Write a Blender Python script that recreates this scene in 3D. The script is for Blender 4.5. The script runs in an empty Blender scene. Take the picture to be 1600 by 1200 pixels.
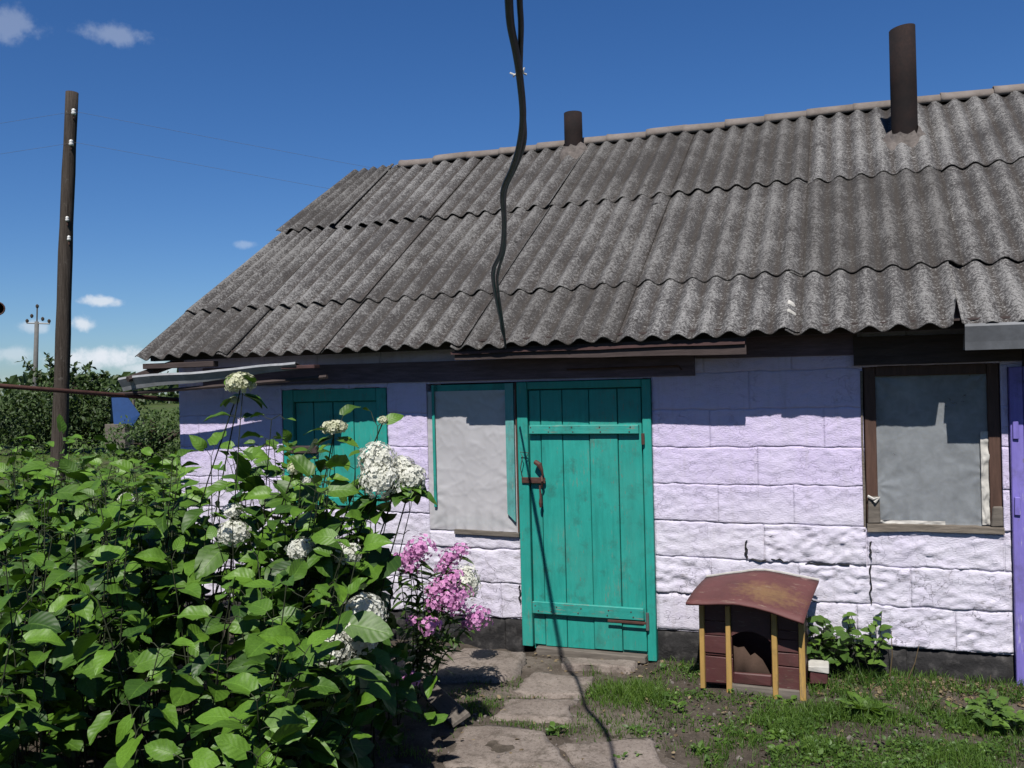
import bpy, bmesh, math, random
import numpy as np
from mathutils import Vector, Matrix, noise as mn

random.seed(7)
RG = np.random.default_rng(11)
SC = bpy.context.scene
COL = SC.collection
PI = math.pi

# ------------------------------------------------------------------ camera
CAM = (0.0, -5.70, 1.766)
yaw, pit, roll = math.radians(20.74), math.radians(0.077), math.radians(-1.404)
fwd = Vector((-math.sin(yaw) * math.cos(pit), math.cos(yaw) * math.cos(pit), math.sin(pit)))
rgt = Vector((math.cos(yaw), math.sin(yaw), 0))
upv = rgt.cross(fwd)
r2 = math.cos(roll) * rgt + math.sin(roll) * upv
u2 = -math.sin(roll) * rgt + math.cos(roll) * upv
cd = bpy.data.cameras.new('camera')
cam = bpy.data.objects.new('camera', cd)
COL.objects.link(cam)
cam.matrix_world = Matrix(((r2.x, u2.x, -fwd.x, CAM[0]), (r2.y, u2.y, -fwd.y, CAM[1]), (r2.z, u2.z, -fwd.z, CAM[2]), (0, 0, 0, 1)))
cd.sensor_width = 36
cd.lens = 36 * 1411.7 / 1600
cd.clip_start = 0.05
cd.clip_end = 3000
SC.camera = cam

# ------------------------------------------------------------------ sun, sky, exposure
SUN_T = 1.33                               # tangent of the sun's elevation
to_sun = Vector((0.16, -1.0, SUN_T)).normalized()
SUN_EL = math.asin(to_sun.z)
SUN_AZ = math.atan2(to_sun.x, to_sun.y)
sl = bpy.data.lights.new('sun', 'SUN')
sl.energy = 5.0
sl.angle = math.radians(0.5)
sl.color = (1.0, 0.955, 0.89)
so = bpy.data.objects.new('sun', sl)
COL.objects.link(so)
so.rotation_euler = (-to_sun).to_track_quat('-Z', 'Y').to_euler()
so.location = (2, -10, 14)

SC.view_settings.view_transform = 'Standard'
SC.view_settings.look = 'None'
SC.view_settings.exposure = 0.75
SC.view_settings.gamma = 1
SC.view_settings.use_curve_mapping = False
SC.render.film_transparent = False


class NT:
    """tiny node-tree writer"""
    def __init__(self, tree):
        self.t = tree
        tree.nodes.clear()

    def n(self, typ, ins=None, **props):
        nd = self.t.nodes.new(typ)
        for k, v in props.items():
            setattr(nd, k, v)
        for k, v in (ins or {}).items():
            s = nd.inputs[k]
            if isinstance(v, bpy.types.NodeSocket):
                self.t.links.new(v, s)
            else:
                s.default_value = v
        return nd

    def math(self, op, a, b=0.0, c=None, clamp=False):
        ins = {0: a, 1: b}
        if c is not None:
            ins[2] = c
        return self.n('ShaderNodeMath', ins, operation=op, use_clamp=clamp).outputs[0]

    def vmath(self, op, a, b=(0, 0, 0)):
        return self.n('ShaderNodeVectorMath', {0: a, 1: b}, operation=op)

    def mix(self, f, a, b, blend='MIX'):
        nd = self.n('ShaderNodeMix', data_type='RGBA', blend_type=blend)
        for i, v in ((0, f), (6, a), (7, b)):
            if isinstance(v, bpy.types.NodeSocket):
                self.t.links.new(v, nd.inputs[i])
            elif i == 0:
                nd.inputs[0].default_value = v
            else:
                nd.inputs[i].default_value = tuple(v) + ((1,) if len(v) == 3 else ())
        return nd.outputs[2]

    def ramp(self, f, stops, interp='LINEAR'):
        nd = self.n('ShaderNodeValToRGB', {0: f})
        cr = nd.color_ramp
        cr.interpolation = interp
        while len(cr.elements) < len(stops):
            cr.elements.new(0.5)
        for e, (p, c) in zip(cr.elements, stops):
            e.position = p
            e.color = (c, c, c, 1) if isinstance(c, (int, float)) else tuple(c) + (1,)
        return nd.outputs[0]

    def noise(self, vec, scale, detail=4, rough=0.55, dist=0.0):
        return self.n('ShaderNodeTexNoise', {'Vector': vec, 'Scale': scale, 'Detail': detail, 'Roughness': rough, 'Distortion': dist}).outputs[0]

    def scaled(self, vec, s):
        return self.vmath('MULTIPLY', vec, s).outputs[0]


world = bpy.data.worlds.new('World')
SC.world = world
world.use_nodes = True
W = NT(world.node_tree)
SKY_K = 0.05
sky = W.n('ShaderNodeTexSky', sky_type='NISHITA', sun_disc=False, sun_elevation=SUN_EL, sun_rotation=SUN_AZ,
          altitude=300, air_density=1.0, dust_density=0.35, ozone_density=2.6)
skyc = W.n('ShaderNodeHueSaturation', {'Hue': 0.5, 'Saturation': 1.22, 'Value': 1.0, 'Color': sky.outputs[0]}).outputs[0]
skyc = W.mix(1.0, skyc, (0.645, 0.825, 1.10), 'MULTIPLY')      # the camera's white balance
geo = W.n('ShaderNodeTexCoord').outputs['Generated']
dirn = W.vmath('NORMALIZE', geo).outputs[0]
sep = W.n('ShaderNodeSeparateXYZ', {0: dirn})
az = W.math('ARCTAN2', sep.outputs[0], sep.outputs[1])
el = W.math('ARCSINE', sep.outputs[2])
wob1 = W.noise(dirn, 26, 6, 0.62)
wob2 = W.noise(dirn, 90, 5, 0.6)
wob = W.math('ADD', W.math('MULTIPLY', W.math('SUBTRACT', wob1, 0.5), 1.9), W.math('MULTIPLY', W.math('SUBTRACT', wob2, 0.5), 0.8))
dens = None
# small fair-weather clouds: azimuth, elevation, half width, half height (degrees), density
CLOUDS = [(-45.0, 5.4, 1.3, 0.42, 0.8), (-46.0, 4.1, 0.75, 0.75, 0.85), (-45.1, 2.2, 3.0, 0.95, 1.0), (-42.7, 1.5, 2.2, 0.5, 0.7), (-48.4, 3.9, 1.0, 0.5, 0.45),
          (-49.6, 19.9, 2.6, 1.1, 0.22), (-43.8, 20.1, 2.5, 0.75, 0.24), (-36.9, 8.9, 0.8, 0.32, 0.25), (-49.8, 2.4, 1.6, 0.6, 0.45), (-46.5, 0.7, 4.0, 0.6, 0.5),
          (-58, 5, 3, 1.0, 0.8), (-66, 8, 4, 1.2, 0.7), (-75, 4, 5, 1.0, 0.8), (-92, 9, 5, 1.8, 0.7), (35, 5, 5, 1.0, 0.7), (60, 10, 6, 2.0, 0.7), (85, 6, 6, 1.3, 0.8), (120, 12, 7, 2.2, 0.7), (-130, 10, 7, 2.2, 0.7)]
for a, e, wa, he, dd in CLOUDS:
    da = W.math('DIVIDE', W.math('SUBTRACT', az, math.radians(a)), math.radians(wa))
    de = W.math('DIVIDE', W.math('SUBTRACT', el, math.radians(e)), math.radians(he))
    rr = W.math('ADD', W.math('MULTIPLY', da, da), W.math('MULTIPLY', de, de))
    v = W.math('SUBTRACT', 1.0, W.math('ADD', W.math('SQRT', rr), wob))
    v = W.math('MULTIPLY', W.n('ShaderNodeMapRange', {0: v, 1: 0.0, 2: 0.75}, interpolation_type='SMOOTHSTEP').outputs[0], dd)
    dens = v if dens is None else W.math('MAXIMUM', dens, v)
cloudc = (9.2, 9.8, 10.6, 1)
skymix = W.mix(dens, skyc, cloudc)
bg = W.n('ShaderNodeBackground', {'Color': skymix, 'Strength': SKY_K})
W.n('ShaderNodeOutputWorld', {0: bg.outputs[0]})


# ------------------------------------------------------------------ materials
def new_mat(name):
    m = bpy.data.materials.new(name)
    m.use_nodes = True
    return m, NT(m.node_tree)


ALB = 0.62      # one exposure trim for every painted and natural colour


def finish(T, col, rough=0.8, height=None, bstr=0.4, bdist=0.01, spec=0.3, metal=0.0, trans=None, tcol=None, alpha=None):
    if isinstance(col, bpy.types.NodeSocket):
        col = T.vmath('MULTIPLY', col, (ALB, ALB, ALB)).outputs[0]
    else:
        col = tuple(x * ALB for x in col)
    ins = {'Base Color': col if isinstance(col, bpy.types.NodeSocket) else tuple(col) + (1,), 'Roughness': rough, 'Specular IOR Level': spec, 'Metallic': metal}
    if height is not None:
        ins['Normal'] = T.n('ShaderNodeBump', {'Strength': bstr, 'Distance': bdist, 'Height': height}).outputs[0]
    p = T.n('ShaderNodeBsdfPrincipled', ins).outputs[0]
    if trans:
        tr = T.n('ShaderNodeBsdfTranslucent', {'Color': tcol if isinstance(tcol, bpy.types.NodeSocket) else tuple(tcol) + (1,)}).outputs[0]
        p = T.n('ShaderNodeMixShader', {0: trans, 1: p, 2: tr}).outputs[0]
    if alpha is not None:
        tp = T.n('ShaderNodeBsdfTransparent').outputs[0]
        p = T.n('ShaderNodeMixShader', {0: alpha, 1: tp, 2: p}).outputs[0]
    T.n('ShaderNodeOutputMaterial', {0: p})


def coords(T):
    return T.n('ShaderNodeTexCoord').outputs['Object']


def plain(name, c, rough=0.7, var=0.25, scale=12, bump=0.3, bscale=60, spec=0.3, metal=0.0, stretch=(1, 1, 1), bdist=0.004, c2=None, lo=0.35, hi=0.7):
    m, T = new_mat(name)
    v = T.scaled(coords(T), stretch)
    a = T.noise(v, scale, 6, 0.6)
    b = T.noise(v, bscale, 4, 0.6)
    d = c2 or tuple(x * (1 - var) for x in c)
    f = T.n('ShaderNodeMapRange', {0: a, 1: lo, 2: hi}).outputs[0]
    col = T.mix(f, c, d)
    col = T.mix(T.n('ShaderNodeMapRange', {0: b, 1: 0.3, 2: 0.7, 3: 0.0, 4: var}).outputs[0], col, tuple(x * 0.5 for x in c))
    finish(T, col, rough, T.math('ADD', a, T.math('MULTIPLY', b, 0.5)), bump, bdist, spec, metal)
    return m


def wood_paint(name, c, wear, axis='Z', wearamt=0.62, rough=0.55, dirt=(0.03, 0.025, 0.02)):
    """old paint on boards: brush streaks along the grain, worn specks, grime"""
    m, T = new_mat(name)
    o = coords(T)
    st = {'Z': (9, 9, 1), 'X': (1, 9, 9)}[axis]
    v = T.scaled(o, st)
    g = T.noise(v, 5, 6, 0.65)
    fine = T.noise(v, 26, 4, 0.6)
    big = T.noise(o, 3.2, 5, 0.6)
    col = T.mix(T.n('ShaderNodeMapRange', {0: g, 1: 0.3, 2: 0.72}).outputs[0], c, tuple(x * 0.72 for x in c))
    col = T.mix(T.n('ShaderNodeMapRange', {0: big, 1: 0.42, 2: 0.72, 4: 0.5}).outputs[0], col, tuple(min(1, x * 1.22 + 0.015) for x in c))
    sp = T.math('MULTIPLY', T.noise(T.scaled(o, tuple(s * 0.6 for s in st)), 16, 6, 0.7), T.math('ADD', big, 0.5))
    col = T.mix(T.n('ShaderNodeMapRange', {0: sp, 1: wearamt, 2: wearamt + 0.06}).outputs[0], col, wear)
    dn = T.noise(o, 7, 7, 0.7)
    col = T.mix(T.n('ShaderNodeMapRange', {0: dn, 1: 0.53, 2: 0.76, 4: 0.6}).outputs[0], col, dirt)
    fade = T.noise(T.vmath('ADD', T.scaled(o, (1.5, 1.5, 0.8)), (5, 2, 7)).outputs[0], 2.1, 5, 0.65)
    col = T.mix(T.n('ShaderNodeMapRange', {0: fade, 1: 0.46, 2: 0.70, 4: 0.35}).outputs[0], col, tuple(0.5 * x + 0.5 * w for x, w in zip(c, wear)))
    chips = T.noise(T.scaled(o, tuple(s * 0.45 for s in st)), 34, 4, 0.6)
    col = T.mix(T.n('ShaderNodeMapRange', {0: T.math('ADD', chips, T.math('MULTIPLY', fade, 0.25)), 1: 0.80, 2: 0.82, 4: 0.8}).outputs[0], col, (0.17, 0.14, 0.11))
    finish(T, col, rough, T.math('ADD', T.math('MULTIPLY', fine, 0.6), g), 0.35, 0.003, 0.35)
    return m


M = {}
M['teal'] = wood_paint('teal_paint', (0.016, 0.33, 0.275), (0.10, 0.27, 0.22))
M['teal_h'] = wood_paint('teal_paint_across', (0.02, 0.33, 0.28), (0.20, 0.24, 0.20), 'X', 0.6)
M['pale_teal'] = wood_paint('pale_teal_paint', (0.10, 0.36, 0.34), (0.30, 0.36, 0.32))
M['violet'] = wood_paint('violet_paint', (0.21, 0.17, 0.56), (0.40, 0.37, 0.60))
M['deep_violet'] = wood_paint('deep_violet_paint', (0.075, 0.06, 0.40), (0.16, 0.14, 0.42))
M['maroon'] = wood_paint('maroon_paint', (0.088, 0.026, 0.028), (0.14, 0.085, 0.06), 'X', 0.66)
M['kennel_yellow'] = wood_paint('yellow_paint', (0.47, 0.29, 0.085), (0.30, 0.20, 0.09), 'Z', 0.6, dirt=(0.10, 0.07, 0.03))
M['grey_wood'] = plain('grey_wood', (0.20, 0.175, 0.15), 0.85, 0.5, 6, 0.6, 30, 0.2, stretch=(1, 9, 9))
M['dark_wood'] = plain('dark_wood', (0.085, 0.063, 0.060), 0.85, 0.5, 6, 0.6, 30, 0.2, stretch=(1, 9, 9))
M['plate_wood'] = plain('plum_painted_timber', (0.20, 0.145, 0.185), 0.85, 0.5, 6, 0.6, 30, 0.2, stretch=(1, 9, 9))
M['brown_wood'] = plain('brown_wood', (0.115, 0.062, 0.045), 0.75, 0.45, 6, 0.5, 30, 0.25, stretch=(9, 9, 1))
M['sill_wood'] = plain('sill_wood', (0.27, 0.23, 0.19), 0.85, 0.6, 9, 0.8, 40, 0.2, stretch=(1, 9, 9))
M['rust'] = plain('rusty_iron', (0.105, 0.042, 0.03), 0.75, 0.5, 25, 0.5, 120, 0.35)
M['rust_strip'] = plain('red_brown_tin', (0.085, 0.035, 0.033), 0.75, 0.5, 14, 0.3, 80, 0.4)
M['chimney'] = plain('chimney_pipe_iron', (0.012, 0.0085, 0.009), 0.9, 0.5, 6, 0.35, 60, 0.2, c2=(0.028, 0.015, 0.013))
M['tin'] = plain('grey_tin', (0.17, 0.18, 0.20), 0.62, 0.4, 9, 0.25, 40, 0.4, metal=0.25)
M['tin_lit'] = plain('sunlit_tin', (0.42, 0.43, 0.45), 0.6, 0.35, 9, 0.25, 40, 0.4, metal=0.15)  # lighter copy of the grey tin, sun on the sheet put into its colour
M['cable'] = plain('black_cable', (0.010, 0.010, 0.011), 0.5, 0.3, 20, 0.2, 80, 0.4)
M['mortar'] = plain('cement_mortar', (0.24, 0.21, 0.195), 0.95, 0.4, 22, 0.9, 70, 0.1, bdist=0.01)
M['porcelain'] = plain('white_porcelain', (0.72, 0.72, 0.70), 0.2, 0.1, 10, 0.0, 40, 0.5)
M['galv'] = plain('galvanised_iron', (0.22, 0.22, 0.22), 0.5, 0.3, 12, 0.2, 60, 0.5, metal=0.5)
M['interior'] = plain('dark_plaster', (0.06, 0.06, 0.065), 0.95, 0.3, 5, 0.3, 40, 0.1)
M['blue_tin'] = plain('blue_painted_tin', (0.016, 0.07, 0.24), 0.5, 0.3, 1.5, 0.15, 9, 0.4)
M['concrete_pole'] = plain('concrete_pole', (0.17, 0.17, 0.165), 0.9, 0.3, 4, 0.4, 20, 0.2)
M['pale_card'] = plain('whitewashed_wood', (0.62, 0.60, 0.56), 0.9, 0.25, 20, 0.3, 60, 0.2)
M['stem'] = plain('green_stem', (0.032, 0.042, 0.016), 0.7, 0.4, 20, 0.2, 80, 0.3)
M['bark'] = plain('bark', (0.06, 0.048, 0.037), 0.95, 0.5, 9, 0.9, 30, 0.1, stretch=(1, 1, 0.3), bdist=0.02)
M['backing'] = plain('brown_sacking', (0.085, 0.055, 0.042), 0.95, 0.3, 9, 0.4, 90, 0.1)

# weathered pole timber
m, T = new_mat('weathered_pole')
o = coords(T)
g = T.noise(T.scaled(o, (14, 14, 0.7)), 3, 7, 0.7)
s = T.noise(o, 9, 5, 0.7)
col = T.mix(T.n('ShaderNodeMapRange', {0: g, 1: 0.3, 2: 0.7}).outputs[0], (0.035, 0.027, 0.022), (0.105, 0.088, 0.075))
col = T.mix(T.n('ShaderNodeMapRange', {0: s, 1: 0.62, 2: 0.72, 4: 0.7}).outputs[0], col, (0.20, 0.185, 0.165))
finish(T, col, 0.95, g, 1.0, 0.03, 0.1)
M['pole'] = m

# asbestos-cement sheets: grimy in the valleys, pale lichen on the crests
m, T = new_mat('corrugated_cement_sheet')
o = coords(T)
cr = T.n('ShaderNodeAttribute', attribute_name='crest').outputs['Fac']
tn = T.n('ShaderNodeAttribute', attribute_name='tint').outputs['Fac']
n1 = T.noise(o, 5.5, 6, 0.7)
n2 = T.noise(o, 52, 6, 0.82)
n3 = T.noise(o, 105, 4, 0.8)
n4 = T.noise(o, 1.3, 4, 0.6)
base = T.mix(T.n('ShaderNodeMapRange', {0: n1, 1: 0.32, 2: 0.68}).outputs[0], (0.058, 0.054, 0.054), (0.092, 0.089, 0.091))
base = T.mix(T.n('ShaderNodeMapRange', {0: cr, 1: 0.30, 2: 0.0, 3: 0.0, 4: 0.75}).outputs[0], base, (0.056, 0.047, 0.041))
lich = T.math('ADD', T.math('ADD', T.math('MULTIPLY', n2, 1.15), T.math('MULTIPLY', n3, 0.75)), T.math('ADD', T.math('MULTIPLY', cr, 0.12), T.math('MULTIPLY', T.math('SUBTRACT', n1, 0.5), 0.30)))
lich = T.math('ADD', lich, T.math('MULTIPLY', T.math('SUBTRACT', n4, 0.5), 0.35))
lf = T.n('ShaderNodeMapRange', {0: lich, 1: 1.01, 2: 1.12}).outputs[0]
base = T.mix(T.math('MULTIPLY', lf, 0.85), base, (0.31, 0.305, 0.30))
wsp = T.noise(T.vmath('ADD', o, (7, 3, 1)).outputs[0], 23, 4, 0.6)
base = T.mix(T.n('ShaderNodeMapRange', {0: wsp, 1: 0.72, 2: 0.76}).outputs[0], base, (0.36, 0.36, 0.34))
dsp = T.noise(T.vmath('ADD', o, (1, 9, 4)).outputs[0], 31, 5, 0.7)
base = T.mix(T.n('ShaderNodeMapRange', {0: dsp, 1: 0.62, 2: 0.70, 4: 0.8}).outputs[0], base, (0.018, 0.016, 0.014))
fsp = T.noise(T.vmath('ADD', o, (2, 6, 3)).outputs[0], 62, 5, 0.8)
base = T.mix(T.n('ShaderNodeMapRange', {0: fsp, 1: 0.54, 2: 0.62, 4: 0.65}).outputs[0], base, (0.024, 0.022, 0.022))
base = T.mix(tn, base, T.mix(0.5, base, (0.05, 0.045, 0.04)))
finish(T, base, 0.95, T.math('ADD', T.math('MULTIPLY', n2, 1.0), T.math('MULTIPLY', n3, 0.6)), 0.75, 0.006, 0.1)
M['sheet'] = m

m, T = new_mat('ridge_cap_cement')
o = coords(T)
n1 = T.noise(o, 6, 6, 0.7)
n2 = T.noise(o, 60, 5, 0.75)
col = T.mix(T.n('ShaderNodeMapRange', {0: n1, 1: 0.35, 2: 0.65}).outputs[0], (0.165, 0.14, 0.125), (0.24, 0.21, 0.195))
col = T.mix(T.n('ShaderNodeMapRange', {0: n2, 1: 0.55, 2: 0.68}).outputs[0], col, (0.24, 0.22, 0.20))
finish(T, col, 0.95, n2, 0.6, 0.005, 0.1)
M['ridge'] = m

# lavender whitewash on rough blocks
def wallpaint(name, zoff=0.0):
    m, T = new_mat(name)
    o = coords(T)
    z = T.n('ShaderNodeSeparateXYZ', {0: o}).outputs[2]
    n1 = T.noise(o, 2.3, 5, 0.6)
    n2 = T.noise(o, 18, 6, 0.65)
    n3 = T.noise(T.scaled(o, (1, 1, 2.2)), 60, 5, 0.7)
    hmix = T.math('ADD', T.n('ShaderNodeMapRange', {0: z, 1: 0.75, 2: 1.35}).outputs[0], T.math('MULTIPLY', T.math('SUBTRACT', n1, 0.5), 1.4), clamp=True)
    col = T.mix(hmix, (0.70, 0.672, 0.775), (0.665, 0.585, 0.825))
    col = T.mix(T.n('ShaderNodeMapRange', {0: n2, 1: 0.45, 2: 0.75, 4: 0.55}).outputs[0], col, (0.60, 0.555, 0.69))
    # limewash worn thin low on the wall: grey render and dark specks
    low = T.n('ShaderNodeMapRange', {0: z, 1: 1.0, 2: 0.55}).outputs[0]
    wear = T.math('MULTIPLY', T.n('ShaderNodeMapRange', {0: T.noise(T.scaled(o, (1, 1, 2.6)), 9, 7, 0.72), 1: 0.55, 2: 0.68}).outputs[0], T.math('ADD', T.math('MULTIPLY', low, 0.70), 0.12))
    col = T.mix(wear, col, (0.22, 0.205, 0.215))
    cx = T.n('ShaderNodeTexVoronoi', {'Vector': T.vmath('ADD', T.scaled(o, (1, 1, 2.1)), T.n('ShaderNodeTexNoise', {'Vector': o, 'Scale': 6.0, 'Detail': 5}).outputs['Color']).outputs[0], 'Scale': 3.4}, feature='DISTANCE_TO_EDGE').outputs[0]
    crack = T.math('MULTIPLY', T.n('ShaderNodeMapRange', {0: cx, 1: 0.012, 2: 0.004}).outputs[0], T.n('ShaderNodeMapRange', {0: n1, 1: 0.47, 2: 0.56}).outputs[0])
    col = T.mix(T.math('MULTIPLY', T.math('MULTIPLY', crack, low), 0.7), col, (0.10, 0.09, 0.10))
    drip = T.n('ShaderNodeMapRange', {0: T.noise(T.scaled(o, (11, 11, 0.9)), 1.6, 6, 0.7), 1: 0.54, 2: 0.74, 4: 0.5}).outputs[0]
    col = T.mix(drip, col, (0.46, 0.42, 0.47))
    h = T.math('SUBTRACT', T.math('ADD', T.math('MULTIPLY', n2, 1.0), T.math('MULTIPLY', n3, 1.0)), T.math('MULTIPLY', crack, 0.6))
    finish(T, col, 0.95, h, 0.85, 0.006, 0.1)
    return m


M['wall'] = wallpaint('lavender_limewash')
M['tar'] = plain('tarred_plinth', (0.022, 0.021, 0.022), 0.85, 0.4, 14, 0.9, 60, 0.25, c2=(0.085, 0.08, 0.078), lo=0.5, hi=0.72, bdist=0.01)

# kennel roofing
m, T = new_mat('kennel_roofing')
o = coords(T)
n1 = T.noise(o, 5, 6, 0.65)
n2 = T.noise(o, 30, 5, 0.7)
col = T.mix(T.n('ShaderNodeMapRange', {0: n1, 1: 0.35, 2: 0.65}).outputs[0], (0.135, 0.047, 0.045), (0.095, 0.034, 0.032))
dv = T.vmath('SUBTRACT', o, (0.37, 0.06, 0.49)).outputs[0]
dv = T.scaled(dv, (4.6, 6.5, 2))
rr = T.math('ADD', T.vmath('LENGTH', dv).outputs['Value'], T.math('MULTIPLY', T.math('SUBTRACT', n2, 0.5), 2.2))
col = T.mix(T.n('ShaderNodeMapRange', {0: rr, 1: 1.0, 2: 0.2, 4: 0.5}).outputs[0], col, (0.26, 0.17, 0.06))
col = T.mix(T.n('ShaderNodeMapRange', {0: T.noise(T.scaled(o, (0.5, 2, 1)), 17, 6, 0.7), 1: 0.60, 2: 0.66, 4: 0.6}).outputs[0], col, (0.27, 0.20, 0.15))
d2 = T.vmath('LENGTH', T.scaled(T.vmath('SUBTRACT', o, (0.555, 0.40, 0.50)).outputs[0], (22, 14, 2))).outputs['Value']
col = T.mix(T.n('ShaderNodeMapRange', {0: T.math('ADD', d2, T.math('MULTIPLY', n2, 0.8)), 1: 1.25, 2: 1.0, 4: 0.75}).outputs[0], col, (0.42, 0.27, 0.25))
finish(T, col, 0.7, n2, 0.3, 0.003, 0.3)
M['kennel_roof'] = m


def leafmat(name, c_dark, c_light, tcol, trans=0.28, rough=0.42, vein=True, spec=0.4):
    m, T = new_mat(name)
    tn = T.n('ShaderNodeAttribute', attribute_name='tint').outputs['Fac']
    col = T.mix(tn, c_dark, c_light)
    h = None
    if vein:
        uv = T.n('ShaderNodeUVMap').outputs[0]
        sp = T.n('ShaderNodeSeparateXYZ', {0: uv})
        u = T.math('ABSOLUTE', T.math('SUBTRACT', sp.outputs[0], 0.5))
        w = T.math('SINE', T.math('MULTIPLY', T.math('SUBTRACT', sp.outputs[1], T.math('MULTIPLY', u, 0.55)), 36.0))
        h = T.math('ADD', T.math('MULTIPLY', w, 0.5), T.n('ShaderNodeMapRange', {0: u, 1: 0.05, 2: 0.0, 4: -1.0}).outputs[0])
        vl = T.math('MAXIMUM', T.n('ShaderNodeMapRange', {0: u, 1: 0.035, 2: 0.015}).outputs[0], T.n('ShaderNodeMapRange', {0: w, 1: -0.9, 2: -1.0, 4: 0.5}).outputs[0])
        col = T.mix(T.math('MULTIPLY', vl, 0.2), col, tuple(min(1, x * 1.7 + 0.02) for x in c_light))
    o = coords(T)
    n1 = T.noise(o, 23, 4, 0.6)
    col = T.mix(T.n('ShaderNodeMapRange', {0: n1, 1: 0.4, 2: 0.75, 4: 0.45}).outputs[0], col, tuple(x * 0.6 for x in c_dark))
    bad = T.math('MULTIPLY', T.n('ShaderNodeMapRange', {0: T.noise(T.vmath('ADD', o, (3, 5, 8)).outputs[0], 42, 3, 0.5), 1: 0.70, 2: 0.74}).outputs[0], 0.7)
    col = T.mix(bad, col, (0.12, 0.085, 0.03))
    finish(T, col, rough, h, 0.22, 0.003, spec, trans=trans, tcol=tcol)
    return m


M['leaf'] = leafmat('hydrangea_leaf', (0.022, 0.062, 0.008), (0.112, 0.232, 0.019), (0.09, 0.22, 0.010), trans=0.07, rough=0.5, spec=0.3)
M['leaf_fine'] = leafmat('phlox_leaf', (0.035, 0.075, 0.018), (0.10, 0.18, 0.035), (0.12, 0.22, 0.02), vein=False)
M['tree_leaf'] = leafmat('tree_leaf', (0.026, 0.052, 0.015), (0.078, 0.128, 0.032), (0.07, 0.12, 0.02), 0.2, 0.55, False, 0.3)
M['tree_leaf2'] = leafmat('pale_tree_leaf', (0.034, 0.066, 0.018), (0.10, 0.165, 0.04), (0.10, 0.17, 0.02), 0.2, 0.55, False, 0.3)
M['weed_leaf'] = leafmat('weed_leaf', (0.045, 0.10, 0.02), (0.12, 0.22, 0.03), (0.14, 0.26, 0.02), 0.25, 0.5, False, 0.3)
M['grass'] = leafmat('grass_blade', (0.038, 0.092, 0.014), (0.135, 0.228, 0.034), (0.13, 0.26, 0.02), 0.25, 0.55, False, 0.25)
M['dry'] = leafmat('dry_leaf', (0.14, 0.10, 0.055), (0.33, 0.26, 0.16), (0.25, 0.18, 0.08), 0.15, 0.8, False, 0.2)
M['white_petal'] = leafmat('white_petal', (0.70, 0.71, 0.60), (0.95, 0.95, 0.90), (0.75, 0.75, 0.62), 0.3, 0.6, False, 0.2)
M['cream_petal'] = leafmat('cream_petal', (0.56, 0.58, 0.36), (0.84, 0.83, 0.66), (0.6, 0.62, 0.35), 0.3, 0.6, False, 0.2)
M['pink_petal'] = leafmat('pink_petal', (0.50, 0.15, 0.42), (0.86, 0.46, 0.76), (0.7, 0.3, 0.6), 0.25, 0.6, False, 0.2)

# plastic films
def film(name, c, op, rough=0.27):
    m, T = new_mat(name)
    o = coords(T)
    n1 = T.noise(T.scaled(o, (1, 1, 0.8)), 2.3, 4, 0.55, 0.8)
    n2 = T.noise(o, 17, 4, 0.6, 0.5)
    col = T.mix(T.n('ShaderNodeMapRange', {0: n1, 1: 0.35, 2: 0.65}).outputs[0], c, tuple(x * 0.8 for x in c))
    al = T.n('ShaderNodeMapRange', {0: T.math('ADD', n1, T.math('MULTIPLY', n2, 0.4)), 1: 0.45, 2: 0.95, 3: op[0], 4: op[1]}).outputs[0]
    finish(T, col, rough, T.math('ADD', n1, T.math('MULTIPLY', n2, 0.4)), 0.12, 0.01, 0.5, trans=0.25, tcol=c, alpha=al)
    return m


M['film_white'] = film('white_film', (0.70, 0.69, 0.72), (0.92, 1.0))
M['film_clear'] = film('clear_film', (0.58, 0.62, 0.66), (0.34, 0.80))

# ground: bare trodden soil by the shed, garden green beyond
m, T = new_mat('yard_soil')
o = coords(T)
sx = T.n('ShaderNodeSeparateXYZ', {0: o})
n1 = T.noise(o, 1.6, 6, 0.65)
n2 = T.noise(o, 14, 6, 0.7)
n3 = T.noise(o, 70, 4, 0.7)
col = T.mix(T.n('ShaderNodeMapRange', {0: n1, 1: 0.35, 2: 0.65}).outputs[0], (0.062, 0.050, 0.040), (0.125, 0.104, 0.085))
col = T.mix(T.n('ShaderNodeMapRange', {0: n2, 1: 0.42, 2: 0.7}).outputs[0], col, (0.05, 0.041, 0.033))
col = T.mix(T.n('ShaderNodeMapRange', {0: n3, 1: 0.58, 2: 0.72, 4: 0.6}).outputs[0], col, (0.23, 0.20, 0.17))
dist = T.vmath('LENGTH', o).outputs['Value']
far = T.math('MULTIPLY', T.n('ShaderNodeMapRange', {0: dist, 1: 9.0, 2: 14.0}).outputs[0], T.n('ShaderNodeMapRange', {0: T.noise(o, 0.21, 5, 0.6), 1: 0.30, 2: 0.5}).outputs[0])
col = T.mix(far, col, T.mix(n2, (0.05, 0.085, 0.02), (0.10, 0.14, 0.04)))
finish(T, col, 0.98, T.math('ADD', n2, T.math('MULTIPLY', n3, 0.5)), 0.6, 0.02, 0.1)
M['soil'] = m

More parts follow.
